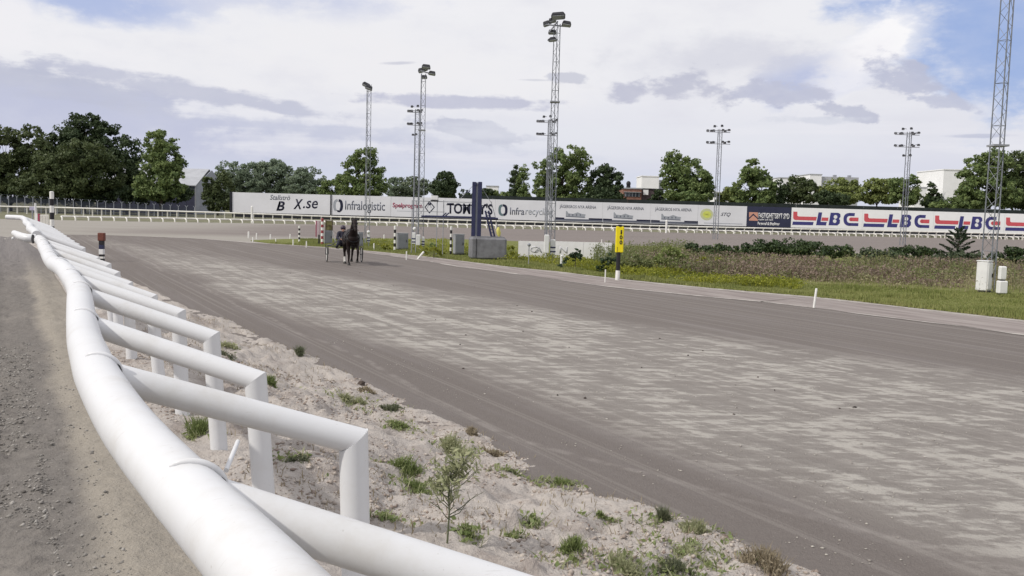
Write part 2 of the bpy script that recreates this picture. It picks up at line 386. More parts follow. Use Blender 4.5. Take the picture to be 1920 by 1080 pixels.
# track surface: brown grit with dry, scraped pale sand down the middle
def track_material():
    M = Mat('track_grit', .95, .1); pos = M.tc.outputs['Object']
    p = M.dot(pos, tuple(V)); a = M.dot(pos, tuple(U))
    lo = M.noise(.25, 3, .5, M.comb(M.math('MULTIPLY', a, .35), p)); 
    pw = M.math('ADD', p, M.math('MULTIPLY', M.math('SUBTRACT', lo, .5), 2.2))
    # the middle lane widens towards the camera
    inner = M.math('SUBTRACT', 6.3, M.math('MULTIPLY', a, .03)); outer = M.math('SUBTRACT', 15.6, M.math('MULTIPLY', a, .155))
    mid = M.math('MULTIPLY', M.step(M.math('SUBTRACT', pw, inner), -.5, .9), M.math('SUBTRACT', 1.0, M.step(M.math('SUBTRACT', pw, outer), -1.6, .9)))
    mid = M.math('MULTIPLY', mid, M.math('SUBTRACT', 1.0, M.math('MULTIPLY', M.step(a, 20, 60), .55)))
    br = M.mix(M.noise(14, 6, .7), (.142, .124, .115), (.202, .180, .168))
    br = M.mix(M.math('MULTIPLY', M.step(M.noise(1.2, 4, .6, M.comb(M.math('MULTIPLY', a, .12), M.math('MULTIPLY', p, 1.6))), .45, .7), .4), br, (.225, .205, .20))
    gr = M.mix(M.noise(9, 6, .7), (.222, .203, .188), (.292, .270, .250))
    c = M.mix(mid, br, gr)
    # scraped patches: short dry flakes lying across the lane
    x = M.dot(pos, (1, 0, 0)); y = M.dot(pos, (0, 1, 0))
    s1 = M.noise(1.0, 5, .6, M.comb(M.math('MULTIPLY', x, .55), M.math('MULTIPLY', y, .8)))
    s2 = M.noise(1.0, 6, .66, M.comb(M.math('MULTIPLY', x, 1.7), M.math('MULTIPLY', y, 4.6)))
    s4 = M.noise(1.0, 4, .65, M.comb(M.math('MULTIPLY', x, 6), M.math('MULTIPLY', y, 15)))
    s3 = M.noise(1.0, 4, .6, M.comb(M.math('MULTIPLY', a, .12), M.math('MULTIPLY', p, 3.6)))
    sc = M.math('ADD', M.math('ADD', M.math('ADD', M.math('MULTIPLY', s1, .26), M.math('MULTIPLY', s2, .38)), M.math('MULTIPLY', s3, .24)), M.math('MULTIPLY', s4, .12))
    patch = M.math('MULTIPLY', M.step(sc, .488, .55), mid)
    c = M.mix(M.math('MULTIPLY', M.math('MULTIPLY', M.step(sc, .50, .40), mid), .45), c, (.180, .160, .148))
    c = M.mix(M.math('MULTIPLY', patch, .66), c, M.mix(M.noise(25, 4), (.42, .395, .36), (.57, .542, .50)))
    hp = M.vor(1.0, M.comb(M.math('MULTIPLY', a, 2.1), M.math('MULTIPLY', p, 3.0)))
    hoof = M.math('MULTIPLY', M.math('SUBTRACT', 1.0, M.step(hp, .06, .17)), M.math('MULTIPLY', mid, M.step(s1, .42, .58)))
    c = M.mix(M.math('MULTIPLY', hoof, .5), c, (.15, .132, .122))
    # harrow lines
    ln = M.noise(1.0, 2, .5, M.comb(M.math('MULTIPLY', a, .03), M.math('MULTIPLY', p, 7)))
    c = M.mix(M.math('MULTIPLY', M.step(ln, .55, .63), .2), c, (.36, .335, .31))
    # one dry line along the near side
    off = M.math('ADD', M.math('SUBTRACT', p, 5.02), M.math('MULTIPLY', M.math('SUBTRACT', M.noise(.16, 2, .5, M.comb(a, 0.0)), .5), 1.1))
    w2 = M.math('SUBTRACT', off, M.math('MULTIPLY', M.math('SUBTRACT', 1.0, M.step(a, 2.5, 9)), 1.5))
    line = M.math('SUBTRACT', 1.0, M.step(M.math('ABSOLUTE', w2), .02, .09))
    c = M.mix(M.math('MULTIPLY', line, M.math('MULTIPLY', M.step(M.noise(3, 4), .35, .65), .32)), c, (.36, .33, .31))
    c = M.mix(M.math('MULTIPLY', M.step(M.vor(38), .0, .16), -.0), c, c)
    spk = M.step(M.noise(70, 2, .5), .70, .78)
    c = M.mix(M.math('MULTIPLY', spk, .5), c, (.48, .45, .41))
    M.color(c)
    h = M.math('ADD', M.math('MULTIPLY', sc, M.math('ADD', M.math('MULTIPLY', mid, 1.2), .25)), M.math('MULTIPLY', M.noise(40, 4, .7), .25))
    M.bump(h, 1.0, .08); return M.m
def sand_material():
    M = Mat('turn_sand', .95, .1); pos = M.tc.outputs['Object']
    x = M.dot(pos, (1, 0, 0)); y = M.dot(pos, (0, 1, 0))
    n = M.noise(.05, 4, .6); st = M.noise(1, 4, .6, M.comb(M.math('MULTIPLY', x, .05), M.math('MULTIPLY', y, .22)))
    w = M.math('ADD', x, M.math('MULTIPLY', M.math('SUBTRACT', n, .5), 18))
    red = M.math('MULTIPLY', M.step(w, -42, -22), M.step(M.math('ADD', y, M.math('MULTIPLY', M.math('SUBTRACT', n, .5), 10)), 68, 80))
    c = M.mix(st, (.27, .25, .225), (.34, .32, .29))
    c = M.mix(red, c, M.mix(st, (.178, .153, .143), (.228, .202, .19)))
    c = M.mix(M.math('MULTIPLY', M.step(M.noise(3, 5, .7), .5, .75), .25), c, (.40, .37, .34))
    M.color(c); M.bump(M.noise(6, 5, .7), .5, .05); return M.m
def strip_material():
    M = Mat('pale_edge_sand', .95, .1); st = M.noise(2.5, 6, .7)
    M.color(M.mix(M.step(st, .3, .7), (.25, .222, .21), (.47, .44, .41))); M.bump(M.noise(20, 4), .5, .03); return M.m
def edge_material():
    M = Mat('red_brown_grit', .95, .1); pos = M.tc.outputs['Object']; p = M.dot(pos, tuple(V)); a = M.dot(pos, tuple(U))
    st = M.noise(1, 5, .65, M.comb(M.math('MULTIPLY', a, .25), M.math('MULTIPLY', p, 2.2)))
    M.color(M.mix(M.step(st, .3, .7), (.205, .175, .168), (.33, .295, .28))); M.bump(M.noise(20, 4), .5, .03); return M.m
def bank_material():
    M = Mat('sandy_bank_soil', .97, .08); pos = M.tc.outputs['Object']
    n1 = M.noise(1.3, 6, .65); n2 = M.noise(9, 6, .7); n3 = M.noise(45, 3, .6)
    c = M.mix(n2, (.345, .31, .285), (.52, .48, .445))
    c = M.mix(M.math('MULTIPLY', M.step(n1, .5, .66), .6), c, (.235, .195, .175))
    c = M.mix(M.math('MULTIPLY', M.step(n3, .58, .72), .5), c, (.56, .51, .46))
    c = M.mix(M.math('MULTIPLY', M.step(M.noise(28, 4, .6), .58, .7), .55), c, (.19, .145, .12))
    M.color(c); M.bump(M.math('ADD', M.math('MULTIPLY', n2, .7), M.math('MULTIPLY', n3, .35)), .9, .05); return M.m
def road_material():
    M = Mat('service_road_grit', .97, .08); pos = M.tc.outputs['Object']
    p = M.dot(pos, tuple(V)); a = M.dot(pos, tuple(U)); n2 = M.noise(12, 6, .7); n3 = M.noise(50, 3, .6)
    lo = M.noise(.9, 4, .6, M.comb(M.math('MULTIPLY', a, .4), p))
    pw = M.math('ADD', p, M.math('MULTIPLY', M.math('SUBTRACT', lo, .5), .5))
    c = M.mix(n2, (.115, .105, .098), (.255, .236, .218))
    c = M.mix(M.math('MULTIPLY', M.step(pw, .27, .47), .85), c, M.mix(n2, (.28, .25, .21), (.39, .355, .305)))
    c = M.mix(M.math('MULTIPLY', M.step(lo, .5, .7), .35), c, (.34, .31, .275))
    c = M.mix(M.math('MULTIPLY', M.step(n3, .62, .74), .5), c, (.42, .39, .36))
    c = M.mix(M.step(a, 18, 34), c, (.20, .185, .18))
    M.color(c); M.bump(M.math('ADD', n2, M.math('MULTIPLY', n3, .5)), .8, .03); return M.m
def grass_material():
    M = Mat('infield_grass_soil', .95, .1); n = M.noise(.5, 5, .6); n2 = M.noise(8, 5, .7)
    c = M.mix(n2, (.12, .14, .035), (.20, .205, .075)); c = M.mix(M.math('MULTIPLY', M.step(n, .5, .7), .5), c, (.21, .19, .09))
    M.color(c); M.bump(n2, .8, .06); return M.m
m_track = track_material(); m_sand = sand_material(); m_strip = strip_material(); m_edge = edge_material()
m_bank = bank_material(); m_road = road_material(); m_grass = grass_material()
m_ground = simple('far_grass_ground', (.19, .185, .115), .95, .25, .3, 0)

def sheet(name, pts, z, mat):
    mb = MB(); mb.v = [(p[0], p[1], z) for p in pts]; mb.f = [list(range(len(pts)))]; mb.mi = [0]; mb.sm = [False]
    me = mb.mesh(name, mat); bm = bmesh.new(); bm.from_mesh(me); bmesh.ops.triangulate(bm, faces=bm.faces)
    bmesh.ops.recalc_face_normals(bm, faces=bm.faces)
    if sum(f.normal.z for f in bm.faces) < 0: bmesh.ops.reverse_faces(bm, faces=bm.faces)
    bm.to_mesh(me); bm.free()
    return tag(link(name, me), kind='structure')

def frange(a, b, s):
    r = [a]
    while r[-1] < b: r.append(r[-1]+s)
    return r
sheet('ground', [(-2500, -300), (2500, -300), (2500, 4500), (-2500, 4500)], -.10, m_ground)

LOWER = [(-60, 418), (110, 413), (230, 415), (420, 418), (650, 422), (860, 427), (1100, 432), (1250, 436), (1500, 441), (1900, 449), (2100, 453)]
lowpts = [G(*q) for q in LOWER]
lowpts[0] = Vector((-72, 104, 0))
tp = [AP(-30, 2), AP(-30, 60), Vector((120, -20, 0)), Vector((160, 190, 0))] + [p+Vector((0, 1.2, 0)) for p in reversed(lowpts)] + [Vector((-110, 148, 0)), Vector((-130, 110, 0)), AP(60, -40), AP(60, 2)]
sheet('turn_sand', tp, 0, m_sand)
INNER = [(100, 440), (205, 441), (290, 444), (380, 448), (500, 457), (600, 463.5), (700, 472), (800, 482.5), (860, 490), (940, 500), (1040, 510), (1130, 521), (1225, 531), (1320, 541), (1525, 558.5), (1700, 578), (1920, 603), (2050, 619)]
inn = [G(*q) for q in INNER]
inn += [inn[-1] + (inn[-1]-inn[-2]).normalized()*t for t in (10, 25)]
near_edge = [AP(a, float(toe(a))-.6) for a in (66, 50, 40, 32, 26, 20, 15, 10, 5, 0, -6, -25)]
sheet('home_straight', inn + near_edge[::-1], .004, m_track)
# red brown verge between the running surface and the infield, and the pale line of blown sand
def offset(pts, d):
    r = []
    for i, p in enumerate(pts):
        t = (pts[min(i+1, len(pts)-1)]-pts[max(i-1, 0)]); t.z = 0; t.normalize(); r.append(p + Vector((-t.y, t.x, 0))*d)
    return r
def ribbon(name, pts, d0, d1, z, mat, wob=0.0, n=240):
    L = [0]
    for i in range(1, len(pts)): L.append(L[-1]+(pts[i]-pts[i-1]).length)
    ss = np.linspace(0, L[-1], n); xs = np.interp(ss, L, [p.x for p in pts]); ys = np.interp(ss, L, [p.y for p in pts])
    tx, ty = np.gradient(xs), np.gradient(ys); ln = np.hypot(tx, ty); tx /= ln; ty /= ln
    D0 = d0(ss, xs) if callable(d0) else d0; D1 = d1(ss, xs) if callable(d1) else d1
    D0 = D0 + (fbm(ss*.6, ss*0+3)-.5)*wob; D1 = D1 + (fbm(ss*.6, ss*0+8)-.5)*wob
    a = np.stack([xs-ty*D0, ys+tx*D0, np.full(n, z)], -1); b = np.stack([xs-ty*D1, ys+tx*D1, np.full(n, z)], -1)
    co = np.concatenate([a, b]); i = np.arange(n-1); fc = np.stack([i, i+1, n+i+1, n+i], -1)
    me = fast_mesh(name, co, fc, mat)
    if me.polygons[0].normal.z < 0: me.flip_normals()
    return tag(link(name, me), kind='structure')
body = inn[2:-1]
ribbon('track_verge', body, lambda s, x: -.3-2.6*sstep(x, -16, 9), 0, .008, m_edge, .7)
ribbon('sand_line', body, -.16, .30, .012, m_strip, .35)
ribbon('sand_line', body, lambda s, x: -.42-2.6*sstep(x, -16, 9), lambda s, x: -.24-2.6*sstep(x, -16, 9), .014, m_strip, .5)

GRASS_FAR = [(470, 452), (530, 449.5), (600, 448.5), (700, 448), (800, 449), (870, 450), (1050, 456), (1250, 464), (1500, 473), (1920, 487), (2100, 492)]
gf = [G(*q) for q in GRASS_FAR]
gi = offset(inn[4:], .35)
def infield():
    poly = gi + [Vector((60, -25, 0)), Vector((85, 40, 0))] + gf[::-1]
    mb = MB(); mb.prism([(p.x, p.y, .055) for p in poly], (0, 0, -.05))
    o = mb.build('infield_grass', m_grass); tag(o, kind='structure')
    return poly
infield_poly = infield()

A_near = frange(-3, 4, .12)+frange(4.05, 11, .028)+frange(11.05, 22, .07)+frange(22.2, 66, .4)
grid('sandy_bank', A_near, lambda a: np.linspace(.95, float(toe(a))+.45, 120), bank_z, m_bank)
A_r = frange(-3, 3.5, .15)+frange(3.55, 12, .022)+frange(12.1, 30, .1)+frange(30.5, 67, .7)
PR = np.array([-9, -6, -4, -3, -2, -1.5]+list(np.arange(-1.2, 1.081, .03)))
def road_join(a, p):
    z = road_z(a, p); e = sstep(p, .75, 1.02)
    return z*(1-e) + (bank_z(a, np.maximum(p, .96))-.015)*e
grid('service_road', A_r, lambda a: PR, road_join, m_road)

# ------------------------------------------------------------------ near running rail
def miter(a, b, c): return ((b-a).normalized()+(c-b).normalized()).normalized()
RZ, PZ = 1.83, 1.54
RAIL_PX = [(90, 480), (103, 495), (122, 510), (140, 528), (148, 545), (150, 590), (158, 640), (180, 715), (235, 800), (336, 900), (499, 1079)]
RL = [(-1.5, .42), (.6, .43), (1.61, .40), (2.28, .35), (2.89, .30), (3.67, .28), (4.75, .31), (5.88, .365), (7.46, .45), (8.31, .47), (9.43, .46), (10.62, .42), (12.14, .41), (14.97, .44), (17.4, .45)]
def rail_p(a):
    xs = [r[0] for r in RL]; ys = [r[1] for r in RL]; return float(np.interp(a, xs, ys))
def rail_pt(a):      # smoothed centreline
    return AP(a, (rail_p(a-.25)+rail_p(a+.25)+rail_p(a)*2)/4, RZ + .012*math.sin(a*2.1))
near_fence = thing('running_rail', 'near white pipe running rail on goose-neck posts, rising from the bottom photo edge', 'fence', AP(3.5, 1.24, .66))
def rel(root, p): return p - root.location
POSTS = [(.3, 1.22), (1.70, 1.21), (3.56, 1.24), (5.02, 1.18), (6.75, 1.27), (8.26, 1.28), (9.68, 1.24), (11.28, 1.19), (12.96, 1.22), (14.7, 1.27), (16.4, 1.25)]
JOINT = [.75, 2.2, 3.76, 5.55, 7.2, 8.75, 10.1, 11.7, 13.4, 15.1, 16.8]
def rail_segment(root, a0, a1, r=.080):
    n = max(6, int((a1-a0)/.12)); aa = [a0+(a1-a0)*i/n for i in range(n+1)]
    pts = [rel(root, rail_pt(a)) for a in aa]; rr = [r]*len(pts)
    # far end slides under the sleeve of the next length, near end carries a flared sleeve lip
    t0 = (pts[1]-pts[0]).normalized(); lead = [pts[0]-t0*.07, pts[0]-t0*.065, pts[0]-t0*.03, pts[0]]
    return MB().tube([lead[0], lead[2], lead[3]]+pts[1:], [r*.99, r*1.012, r*1.006]+rr[1:], 28)
ends = [-1.4]+JOINT+[17.4]
for i in range(len(ends)-1):
    rail_segment(near_fence, ends[i], ends[i+1]).build('rail_pipe', m_pvc, near_fence)
def gap_shade_arc(root, a, r, a0, a1, wmax):  # dark arc over the joint gap, the lip's shadow put into its colour
    p = rail_pt(a); t = (rail_pt(a+.05)-rail_pt(a-.05)).normalized(); rt = t.cross(Vector((0, 0, 1))).normalized(); up = rt.cross(t)
    mb = MB(); n = 16; vs = []
    for i in range(n+1):
        f = i/n; g = math.radians(a0+(a1-a0)*f); d = rt*math.cos(g)+up*math.sin(g); w = wmax*math.sin(PI*min(1, f*.9+.08))**.7; bow = -.035*math.sin(PI*f)
        for rr, q in ((r, -w), (r+.0045, 0), (r, w)): vs.append(rel(root, p+d*rr+t*(q+bow)))
    mb.add(vs, [(i*3+k, i*3+k+1, i*3+k+4, i*3+k+3) for i in range(n) for k in (0, 1)], 0, True)
    return mb.build('joint_gap_shade', m_pvcd, root, fix=False)
def lip(root, a, r, a0, a1):
    p = rail_pt(a); t = (rail_pt(a+.05)-rail_pt(a-.05)).normalized(); rt = t.cross(Vector((0, 0, 1))).normalized(); up = rt.cross(t); pts = []
    for i in range(19):
        f = i/18; g = math.radians(a0+(a1-a0)*f); pts.append(rel(root, p+(rt*math.cos(g)+up*math.sin(g))*(r+.004*math.sin(PI*f))+t*(-.035*math.sin(PI*f))))
    return MB().tube(pts, [.002]+[.008]*17+[.002], 8).build('sleeve_lip', m_pvc, root)
for j in JOINT:
    gap_shade_arc(near_fence, j-.024, .0822, -55, 48, .013); lip(near_fence, j-.006, .0815, -45, 118)
for k, (pa, pp) in enumerate(POSTS):
    ja = JOINT[k]; jr = rail_pt(ja+.02)
    top = AP(pa, pp, PZ); base = AP(pa-.02, pp+.06+.03*math.sin(k*2.3), float(bank_z(np.array(pa), np.array(pp)))-.25)
    cdir = miter(jr, top, base)
    s0 = jr + (top-jr).normalized()*.05
    MB().tube([rel(near_fence, s0), rel(near_fence, jr.lerp(top, .5)), rel(near_fence, top)], .057, 24, cut1=cdir).build('arm', m_pvc, near_fence)
    e = (base-top).normalized()
    MB().tube([rel(near_fence, top+e*.0012), rel(near_fence, base)], .0605, 24, cut0=cdir).build('post', m_pvc, near_fence)
# thin brace behind the second post
MB().bar(rel(near_fence, AT(424, 882, 3.1)), rel(near_fence, AT(446, 828, 3.35)), .009, 8).build('tie_wire', m_pvc, near_fence)
# far length of the same rail, beyond a gap, and its bent open end
far_rail = thing('running_rail', 'far length of the white running rail beyond the gap, with a turned out end', 'fence', AP(19, 1.2, .66))
aa = [19.2, 21, 23, 26, 29, 33, 36.5]
MB().tube([rel(far_rail, AP(a, .45+.03*math.sin(a), RZ)) for a in aa]+[rel(far_rail, AP(37.3, .25, RZ)), rel(far_rail, AP(37.6, -.05, RZ))], .085, 14).build('rail_pipe', m_pvc, far_rail)
for a in np.arange(19.6, 37, 1.6):
    a = float(a); top = AP(a, 1.24, PZ); jr = AP(a+.15, .46, RZ); base = AP(a, 1.3, float(hroad(a))-.15); cdir = miter(jr, top, base)
    MB().tube([rel(far_rail, jr), rel(far_rail, top)], .07, 10, cut1=cdir).build('arm', m_pvc, far_rail)
    MB().tube([rel(far_rail, top), rel(far_rail, base)], .07, 10, cut0=cdir).build('post', m_pvc, far_rail)
stub = thing('rail_end', 'short white pipe end curving out to the left beside the gap in the near rail', 'fence', AP(17.6, .3, .66))
c0 = G(66, 447, RZ); c1 = G(52, 447, RZ); c2 = G(38, 443, RZ); c3 = G(27, 437, RZ)
MB().tube([rel(stub, c0), rel(stub, c1), rel(stub, c2), rel(stub, c3)], [.075, .075, .07, .055], 16).build('bent_pipe', m_pvc, stub)
MB().tube([rel(stub, G(62.5, 448, RZ)), rel(stub, G(61, 448, RZ))], .077, 16).build('pipe_clamp', m_pvcd, stub)
MB().ball(rel(stub, G(25, 447, RZ-.1)), .035, 10, 6).build('end_knob', m_pvc, stub)

# ------------------------------------------------------------------ far rails
def spline(pts, step):
    L = [0]
    for i in range(1, len(pts)): L.append(L[-1]+(pts[i]-pts[i-1]).length)
    s = np.arange(0, L[-1], step)
    return [Vector((float(np.interp(t, L, [p.x for p in pts])), float(np.interp(t, L, [p.y for p in pts])), 0)) for t in s]
def catmull(pts, k=6):
    r = []
    P = [pts[0]]+list(pts)+[pts[-1]]
    for i in range(1, len(P)-2):
        for j in range(k):
            t = j/k; a, b, c, d = P[i-1], P[i], P[i+1], P[i+2]
            r.append(.5*((2*b)+(c-a)*t+(2*a-5*b+4*c-d)*t*t+(3*b-a-3*c+d)*t**3))
    return r+[pts[-1]]
UPPER = [(-60, 385), (0, 387), (120, 389.5), (230, 393), (480, 401), (650, 407), (1000, 416.5), (1250, 424), (1600, 431.5), (1900, 438.5), (2050, 442)]
upd = [158, 158, 158, 157, 156, 156, 157, 158, 160, 164, 166]
uppts = [AT(q[0], q[1], Y) for q, Y in zip(UPPER, upd)]
upper = thing('boundary_rail', 'upper white rail on upright posts along the far side of the track, below the billboards', 'fence', (0, 157, 0))
upc = catmull(uppts, 6)
def zint(pts, x): return float(np.interp(x, [p.x for p in pts], [p.z for p in pts]))
def yint(pts, x): return float(np.interp(x, [p.x for p in pts], [p.y for p in pts]))
MB().tube([rel(upper, p) for p in upc], .13, 8).build('rail_pipe', m_farwhite, upper)
x = -91.0
pm = None
while x < 98:
    y, z = yint(upc, x), zint(upc, x)
    if pm is None:
        mb = MB(); mb.tube([(0, 0, -1.3), (0, 0, -.18), (.03, -.08, -.06), (.16, -.18, -.01)], .105, 6); pm = mb.mesh('post', m_farwhite)
    o = link('post', pm, upper, rel(upper, Vector((x, y+.05, z-.02)))); x += 1.66
lower = thing('track_rail', 'lower white rail on short leaning feet at the outer edge of the far turn', 'fence', (0, 131, 0))
lwc = catmull([p + Vector((0, .6, .48)) for p in lowpts[1:]], 8)
MB().tube([rel(lower, p) for p in lwc], .11, 8).build('rail_pipe', m_farwhite, lower)
mb = MB(); mb.tube([(0, 0, 0), (.30, -.45, -.06), (.40, -.55, -.16), (.42, -.56, -.55)], .09, 6); fm = mb.mesh('foot', m_farwhite)
pos = spline([Vector((p.x, p.y, 0)) for p in lwc], 1.48)
for p in pos[:150]:
    link('foot', fm, lower, rel(lower, Vector((p.x, p.y, .47))))
for px, y0, y1, lab in ((472.5, 388, 418, 'tall white pole by the far rail in front of the box billboard'), (1249, 414, 437, 'tall white pole at the far rail right of the yellow distance sign')):
    b = G(px, y1); t = thing('rail_pole', lab, 'pole', b, 0, 'tall white poles at the far rail')
    h = AT(px, y0, b.y).z
    MB().tube([(0, 0, -.1), (0, 0, h)], .16, 10).build('pole', m_white, t); MB().ball((0, 0, h), .17, 10, 6).build('cap', m_white, t)

# ------------------------------------------------------------------ billboards
YB = 176.0
m_bwhite = simple('white_banner', (.88, .88, .88), .5, .03, .4, 0)
m_bgrey = simple('pale_grey_banner', (.72, .72, .76), .5, .04, .3, 0)
m_bnavy = simple('navy_banner', (.032, .036, .075), .5, .08, .5, 0)
m_ink = simple('dark_blue_print', (.012, .014, .04), .5, .05, 3, 0)
m_inkg = simple('grey_print', (.13, .14, .18), .5, .05, 3, 0)
m_inkp = simple('pale_grey_print', (.34, .36, .40), .5, .05, 3, 0)
m_inkm = simple('crimson_print', (.33, .05, .10), .5, .05, 3, 0)
m_inkr = simple('red_print', (.62, .10, .12), .5, .05, 3, 0)
m_inkb = simple('blue_print', (.05, .05, .20), .5, .05, 3, 0)
m_inko = simple('salmon_print', (.62, .32, .24), .5, .05, 3, 0)
m_inky = simple('lime_print', (.62, .66, .14), .5, .05, 3, 0)
m_inky2 = simple('pale_lime_print', (.55, .57, .34), .5, .05, 3, 0)
m_inkw = simple('white_print', (.80, .80, .80), .5, .03, 3, 0)
m_inkt = simple('grey_green_print', (.13, .19, .21), .5, .05, 3, 0)
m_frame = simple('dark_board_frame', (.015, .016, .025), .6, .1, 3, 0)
def text_mesh(name, body, mat, x0, x1, z0, z1, y, bold=0.0, shear=0.0, ext=.01):
    cu = bpy.data.curves.new('t', 'FONT'); cu.body = body; cu.offset = bold; cu.shear = shear; cu.resolution_u = 3
    o = bpy.data.objects.new('t', cu); C.objects.link(o)
    dg = bpy.context.evaluated_depsgraph_get(); me = bpy.data.meshes.new_from_object(o.evaluated_get(dg))
    bpy.data.objects.remove(o); bpy.data.curves.remove(cu)
    co = np.empty(len(me.vertices)*3, np.float32); me.vertices.foreach_get('co', co); co = co.reshape(-1, 3)
    mn, mx = co.min(0), co.max(0)
    X = x0+(co[:, 0]-mn[0])/(mx[0]-mn[0])*(x1-x0); Z = z0+(co[:, 1]-mn[1])/(mx[1]-mn[1])*(z1-z0)
    co = np.stack([X, np.full_like(X, y), Z], -1); me.vertices.foreach_set('co', co.astype(np.float32).ravel())
    me.name = name; me.materials.clear(); me.materials.append(mat)
    bm = bmesh.new(); bm.from_mesh(me); r = bmesh.ops.extrude_face_region(bm, geom=bm.faces[:])
    bmesh.ops.translate(bm, verts=[v for v in r['geom'] if isinstance(v, bmesh.types.BMVert)], vec=(0, ext, 0))
    bmesh.ops.recalc_face_normals(bm, faces=bm.faces); bm.to_mesh(me); bm.free(); me.update()
    return me
ZT, ZB = 4.88, 1.05
class Board:
    def __init__(s, px0, px1, mat, label, gap=.06):
        s.x0 = AT(px0, 390, YB).x; s.x1 = AT(px1, 390, YB).x
        s.t = thing('billboard', label, 'billboard', ((s.x0+s.x1)/2, YB, 0), 0, 'billboards along the far side of the track')
        MB().box((0, .06, (ZT+ZB)/2), (s.x1-s.x0-gap, .12, ZT-ZB)).build('panel', mat, s.t)
        n = max(2, int((s.x1-s.x0)/3)); pmesh = MB().box((0, 0, 0), (.12, .14, ZT-.1)).mesh('support_post', m_frame)
        for i in range(n+1): link('support_post', pmesh, s.t, ((s.x0-s.x1)/2+.1+(s.x1-s.x0-.2)*i/n, .2, ZT/2))
        MB().box((0, .1, (ZB+.15)/2), (s.x1-s.x0, .05, ZB-.15)).build('shade_panel', m_frame, s.t)  # dark panel put in for the shaded gap below the board
    def L(s, px, py):
        p = AT(px, py, YB); return (p.x-s.t.location.x, p.z)
    def text(s, body, mat, px0, py0, px1, py1, bold=0, shear=0, name='lettering'):   # (px0,py0) lower left, (px1,py1) upper right
        a = s.L(px0, py0); b = s.L(px1, py1)
        return link(name, text_mesh(name, body, mat, a[0], b[0], a[1], b[1], -.016, bold, shear), s.t)
    def poly(s, pts, mat, name='logo', dy=0.0):
        P = [s.L(*q) for q in pts]
        return MB().prism([(x, -.016-dy, z) for x, z in P], (0, .012, 0)).build(name, mat, s.t)
    def ring(s, cx, cy, rx, ry, a0, a1, w, mat, name='logo', dy=0.0, sq=2.0):
        n = 20; out = []; inn_ = []
        for i in range(n+1):
            a = math.radians(a0+(a1-a0)*i/n); c, sn = math.cos(a), math.sin(a)
            k = (abs(c)**sq+abs(sn)**sq)**(-1/sq)
            out.append((cx+rx*c*k, cy-ry*sn*k)); inn_.append((cx+(rx-w)*c*k, cy-(ry-w*.9)*sn*k))
        mb = MB()
        for i in range(n):
            P = [s.L(*q) for q in (out[i], out[i+1], inn_[i+1], inn_[i])]
            mb.prism([(x, -.016-dy, z) for x, z in P], (0, .012, 0))
        return mb.build(name, mat, s.t)
b1 = Board(435, 619.5, m_bgrey, 'leftmost pale billboard reading Stallströ BOX.se with its O missing', .1)
b1.text('Stallströ', m_inkg, 506, 374.5, 544, 366, .010, .25)
b1.text('B', m_ink, 518, 395, 534, 377.5, .03, .28); b1.text('X', m_ink, 550, 392, 568, 373.5, .03, .28)
b1.text('.se', m_ink, 568, 390.5, 596, 376.5, .01, .2)
MB().box(((b1.x0-b1.x1)/2-.2, .02, 2.95), (.42, .3, 3.95)).build('end_post', m_frame, b1.t)
b2 = Board(620.5, 733, m_bgrey, 'pale billboard reading Infralogistic beside a dark and grey ring')
MB().box(((b2.x0-b2.x1)/2+.02, -.03, 2.97), (.16, .2, 3.9)).build('end_post', m_frame, b2.t)
b2.ring(634, 385.5, 9.2, 12.2, -60, 82, 5.2, m_ink, sq=2.6); b2.ring(634, 385.5, 9.2, 12.2, 98, 235, 4.6, m_inkp, sq=2.6); b2.poly([(630, 394), (640, 394.5), (637.5, 398), (633, 397.6)], m_ink, dy=.004)
b2.text('Infralogistic', m_inkg, 647, 398.5, 722, 378, .012)
b3 = Board(733, 834, m_bgrey, 'pale billboard with crimson lettering and a diamond shaped emblem', .02)
b3.text('Spelprogram', m_inkm, 736, 391.5, 792, 381.5, .03)
mbp = [(805, 376.5), (815.5, 388.5), (805, 400.5), (796, 388.5)]
def outline(b, pts, w, mat):
    c = (sum(p[0] for p in pts)/len(pts), sum(p[1] for p in pts)/len(pts)); ins = [(c[0]+(p[0]-c[0])*w, c[1]+(p[1]-c[1])*w) for p in pts]; mb = MB()
    for i in range(len(pts)):
        j = (i+1) % len(pts); P = [b.L(*q) for q in (pts[i], pts[j], ins[j], ins[i])]; mb.prism([(x, -.016, z) for x, z in P], (0, .012, 0))
    return mb.build('emblem', mat, b.t)
outline(b3, mbp, .78, m_ink); b3.poly([(803, 381), (808, 381), (808, 384.5), (803, 384.5)], m_ink)
b3.ring(805, 390, 4, 6, 0, 180, 1.2, m_inkp, 'emblem')
b3.poly([(744, 395.2), (771, 395.9), (771, 396.5), (744, 395.8)], m_inkp, 'underline')
b3.poly([(797, 403.5), (834, 404.5), (834, 407), (797, 406)], m_ink, 'stripe')
b4 = Board(834, 928.5, m_bgrey, "pale billboard reading TOMMY'S in heavy navy slab letters behind the blue gantry", .02)
b4.text("TOMMY'S", m_ink, 838, 400.5, 924, 382, .03); b4.poly([(837, 383), (924, 385.3), (924, 387), (837, 384.7)], m_ink, 'letter_bar')
b4.poly([(834, 404.5), (928, 407), (928, 409.3), (834, 406.8)], m_ink, 'stripe')
b5 = Board(928.5, 1040, m_bgrey, 'pale billboard reading Infrarecycling beside a dark blue ring', .02)
b5.ring(943, 394, 8.6, 11, -85, 95, 4.6, m_ink, sq=2.6); b5.ring(943, 394, 8.6, 11, 100, 270, 4.6, m_inkt, sq=2.6)
b5.text('Infra', m_inkg, 956, 402.5, 983.5, 389.5, .014); b5.text('recycling', m_inkp, 985, 406.5, 1037, 390.5, .010)
ar = 0
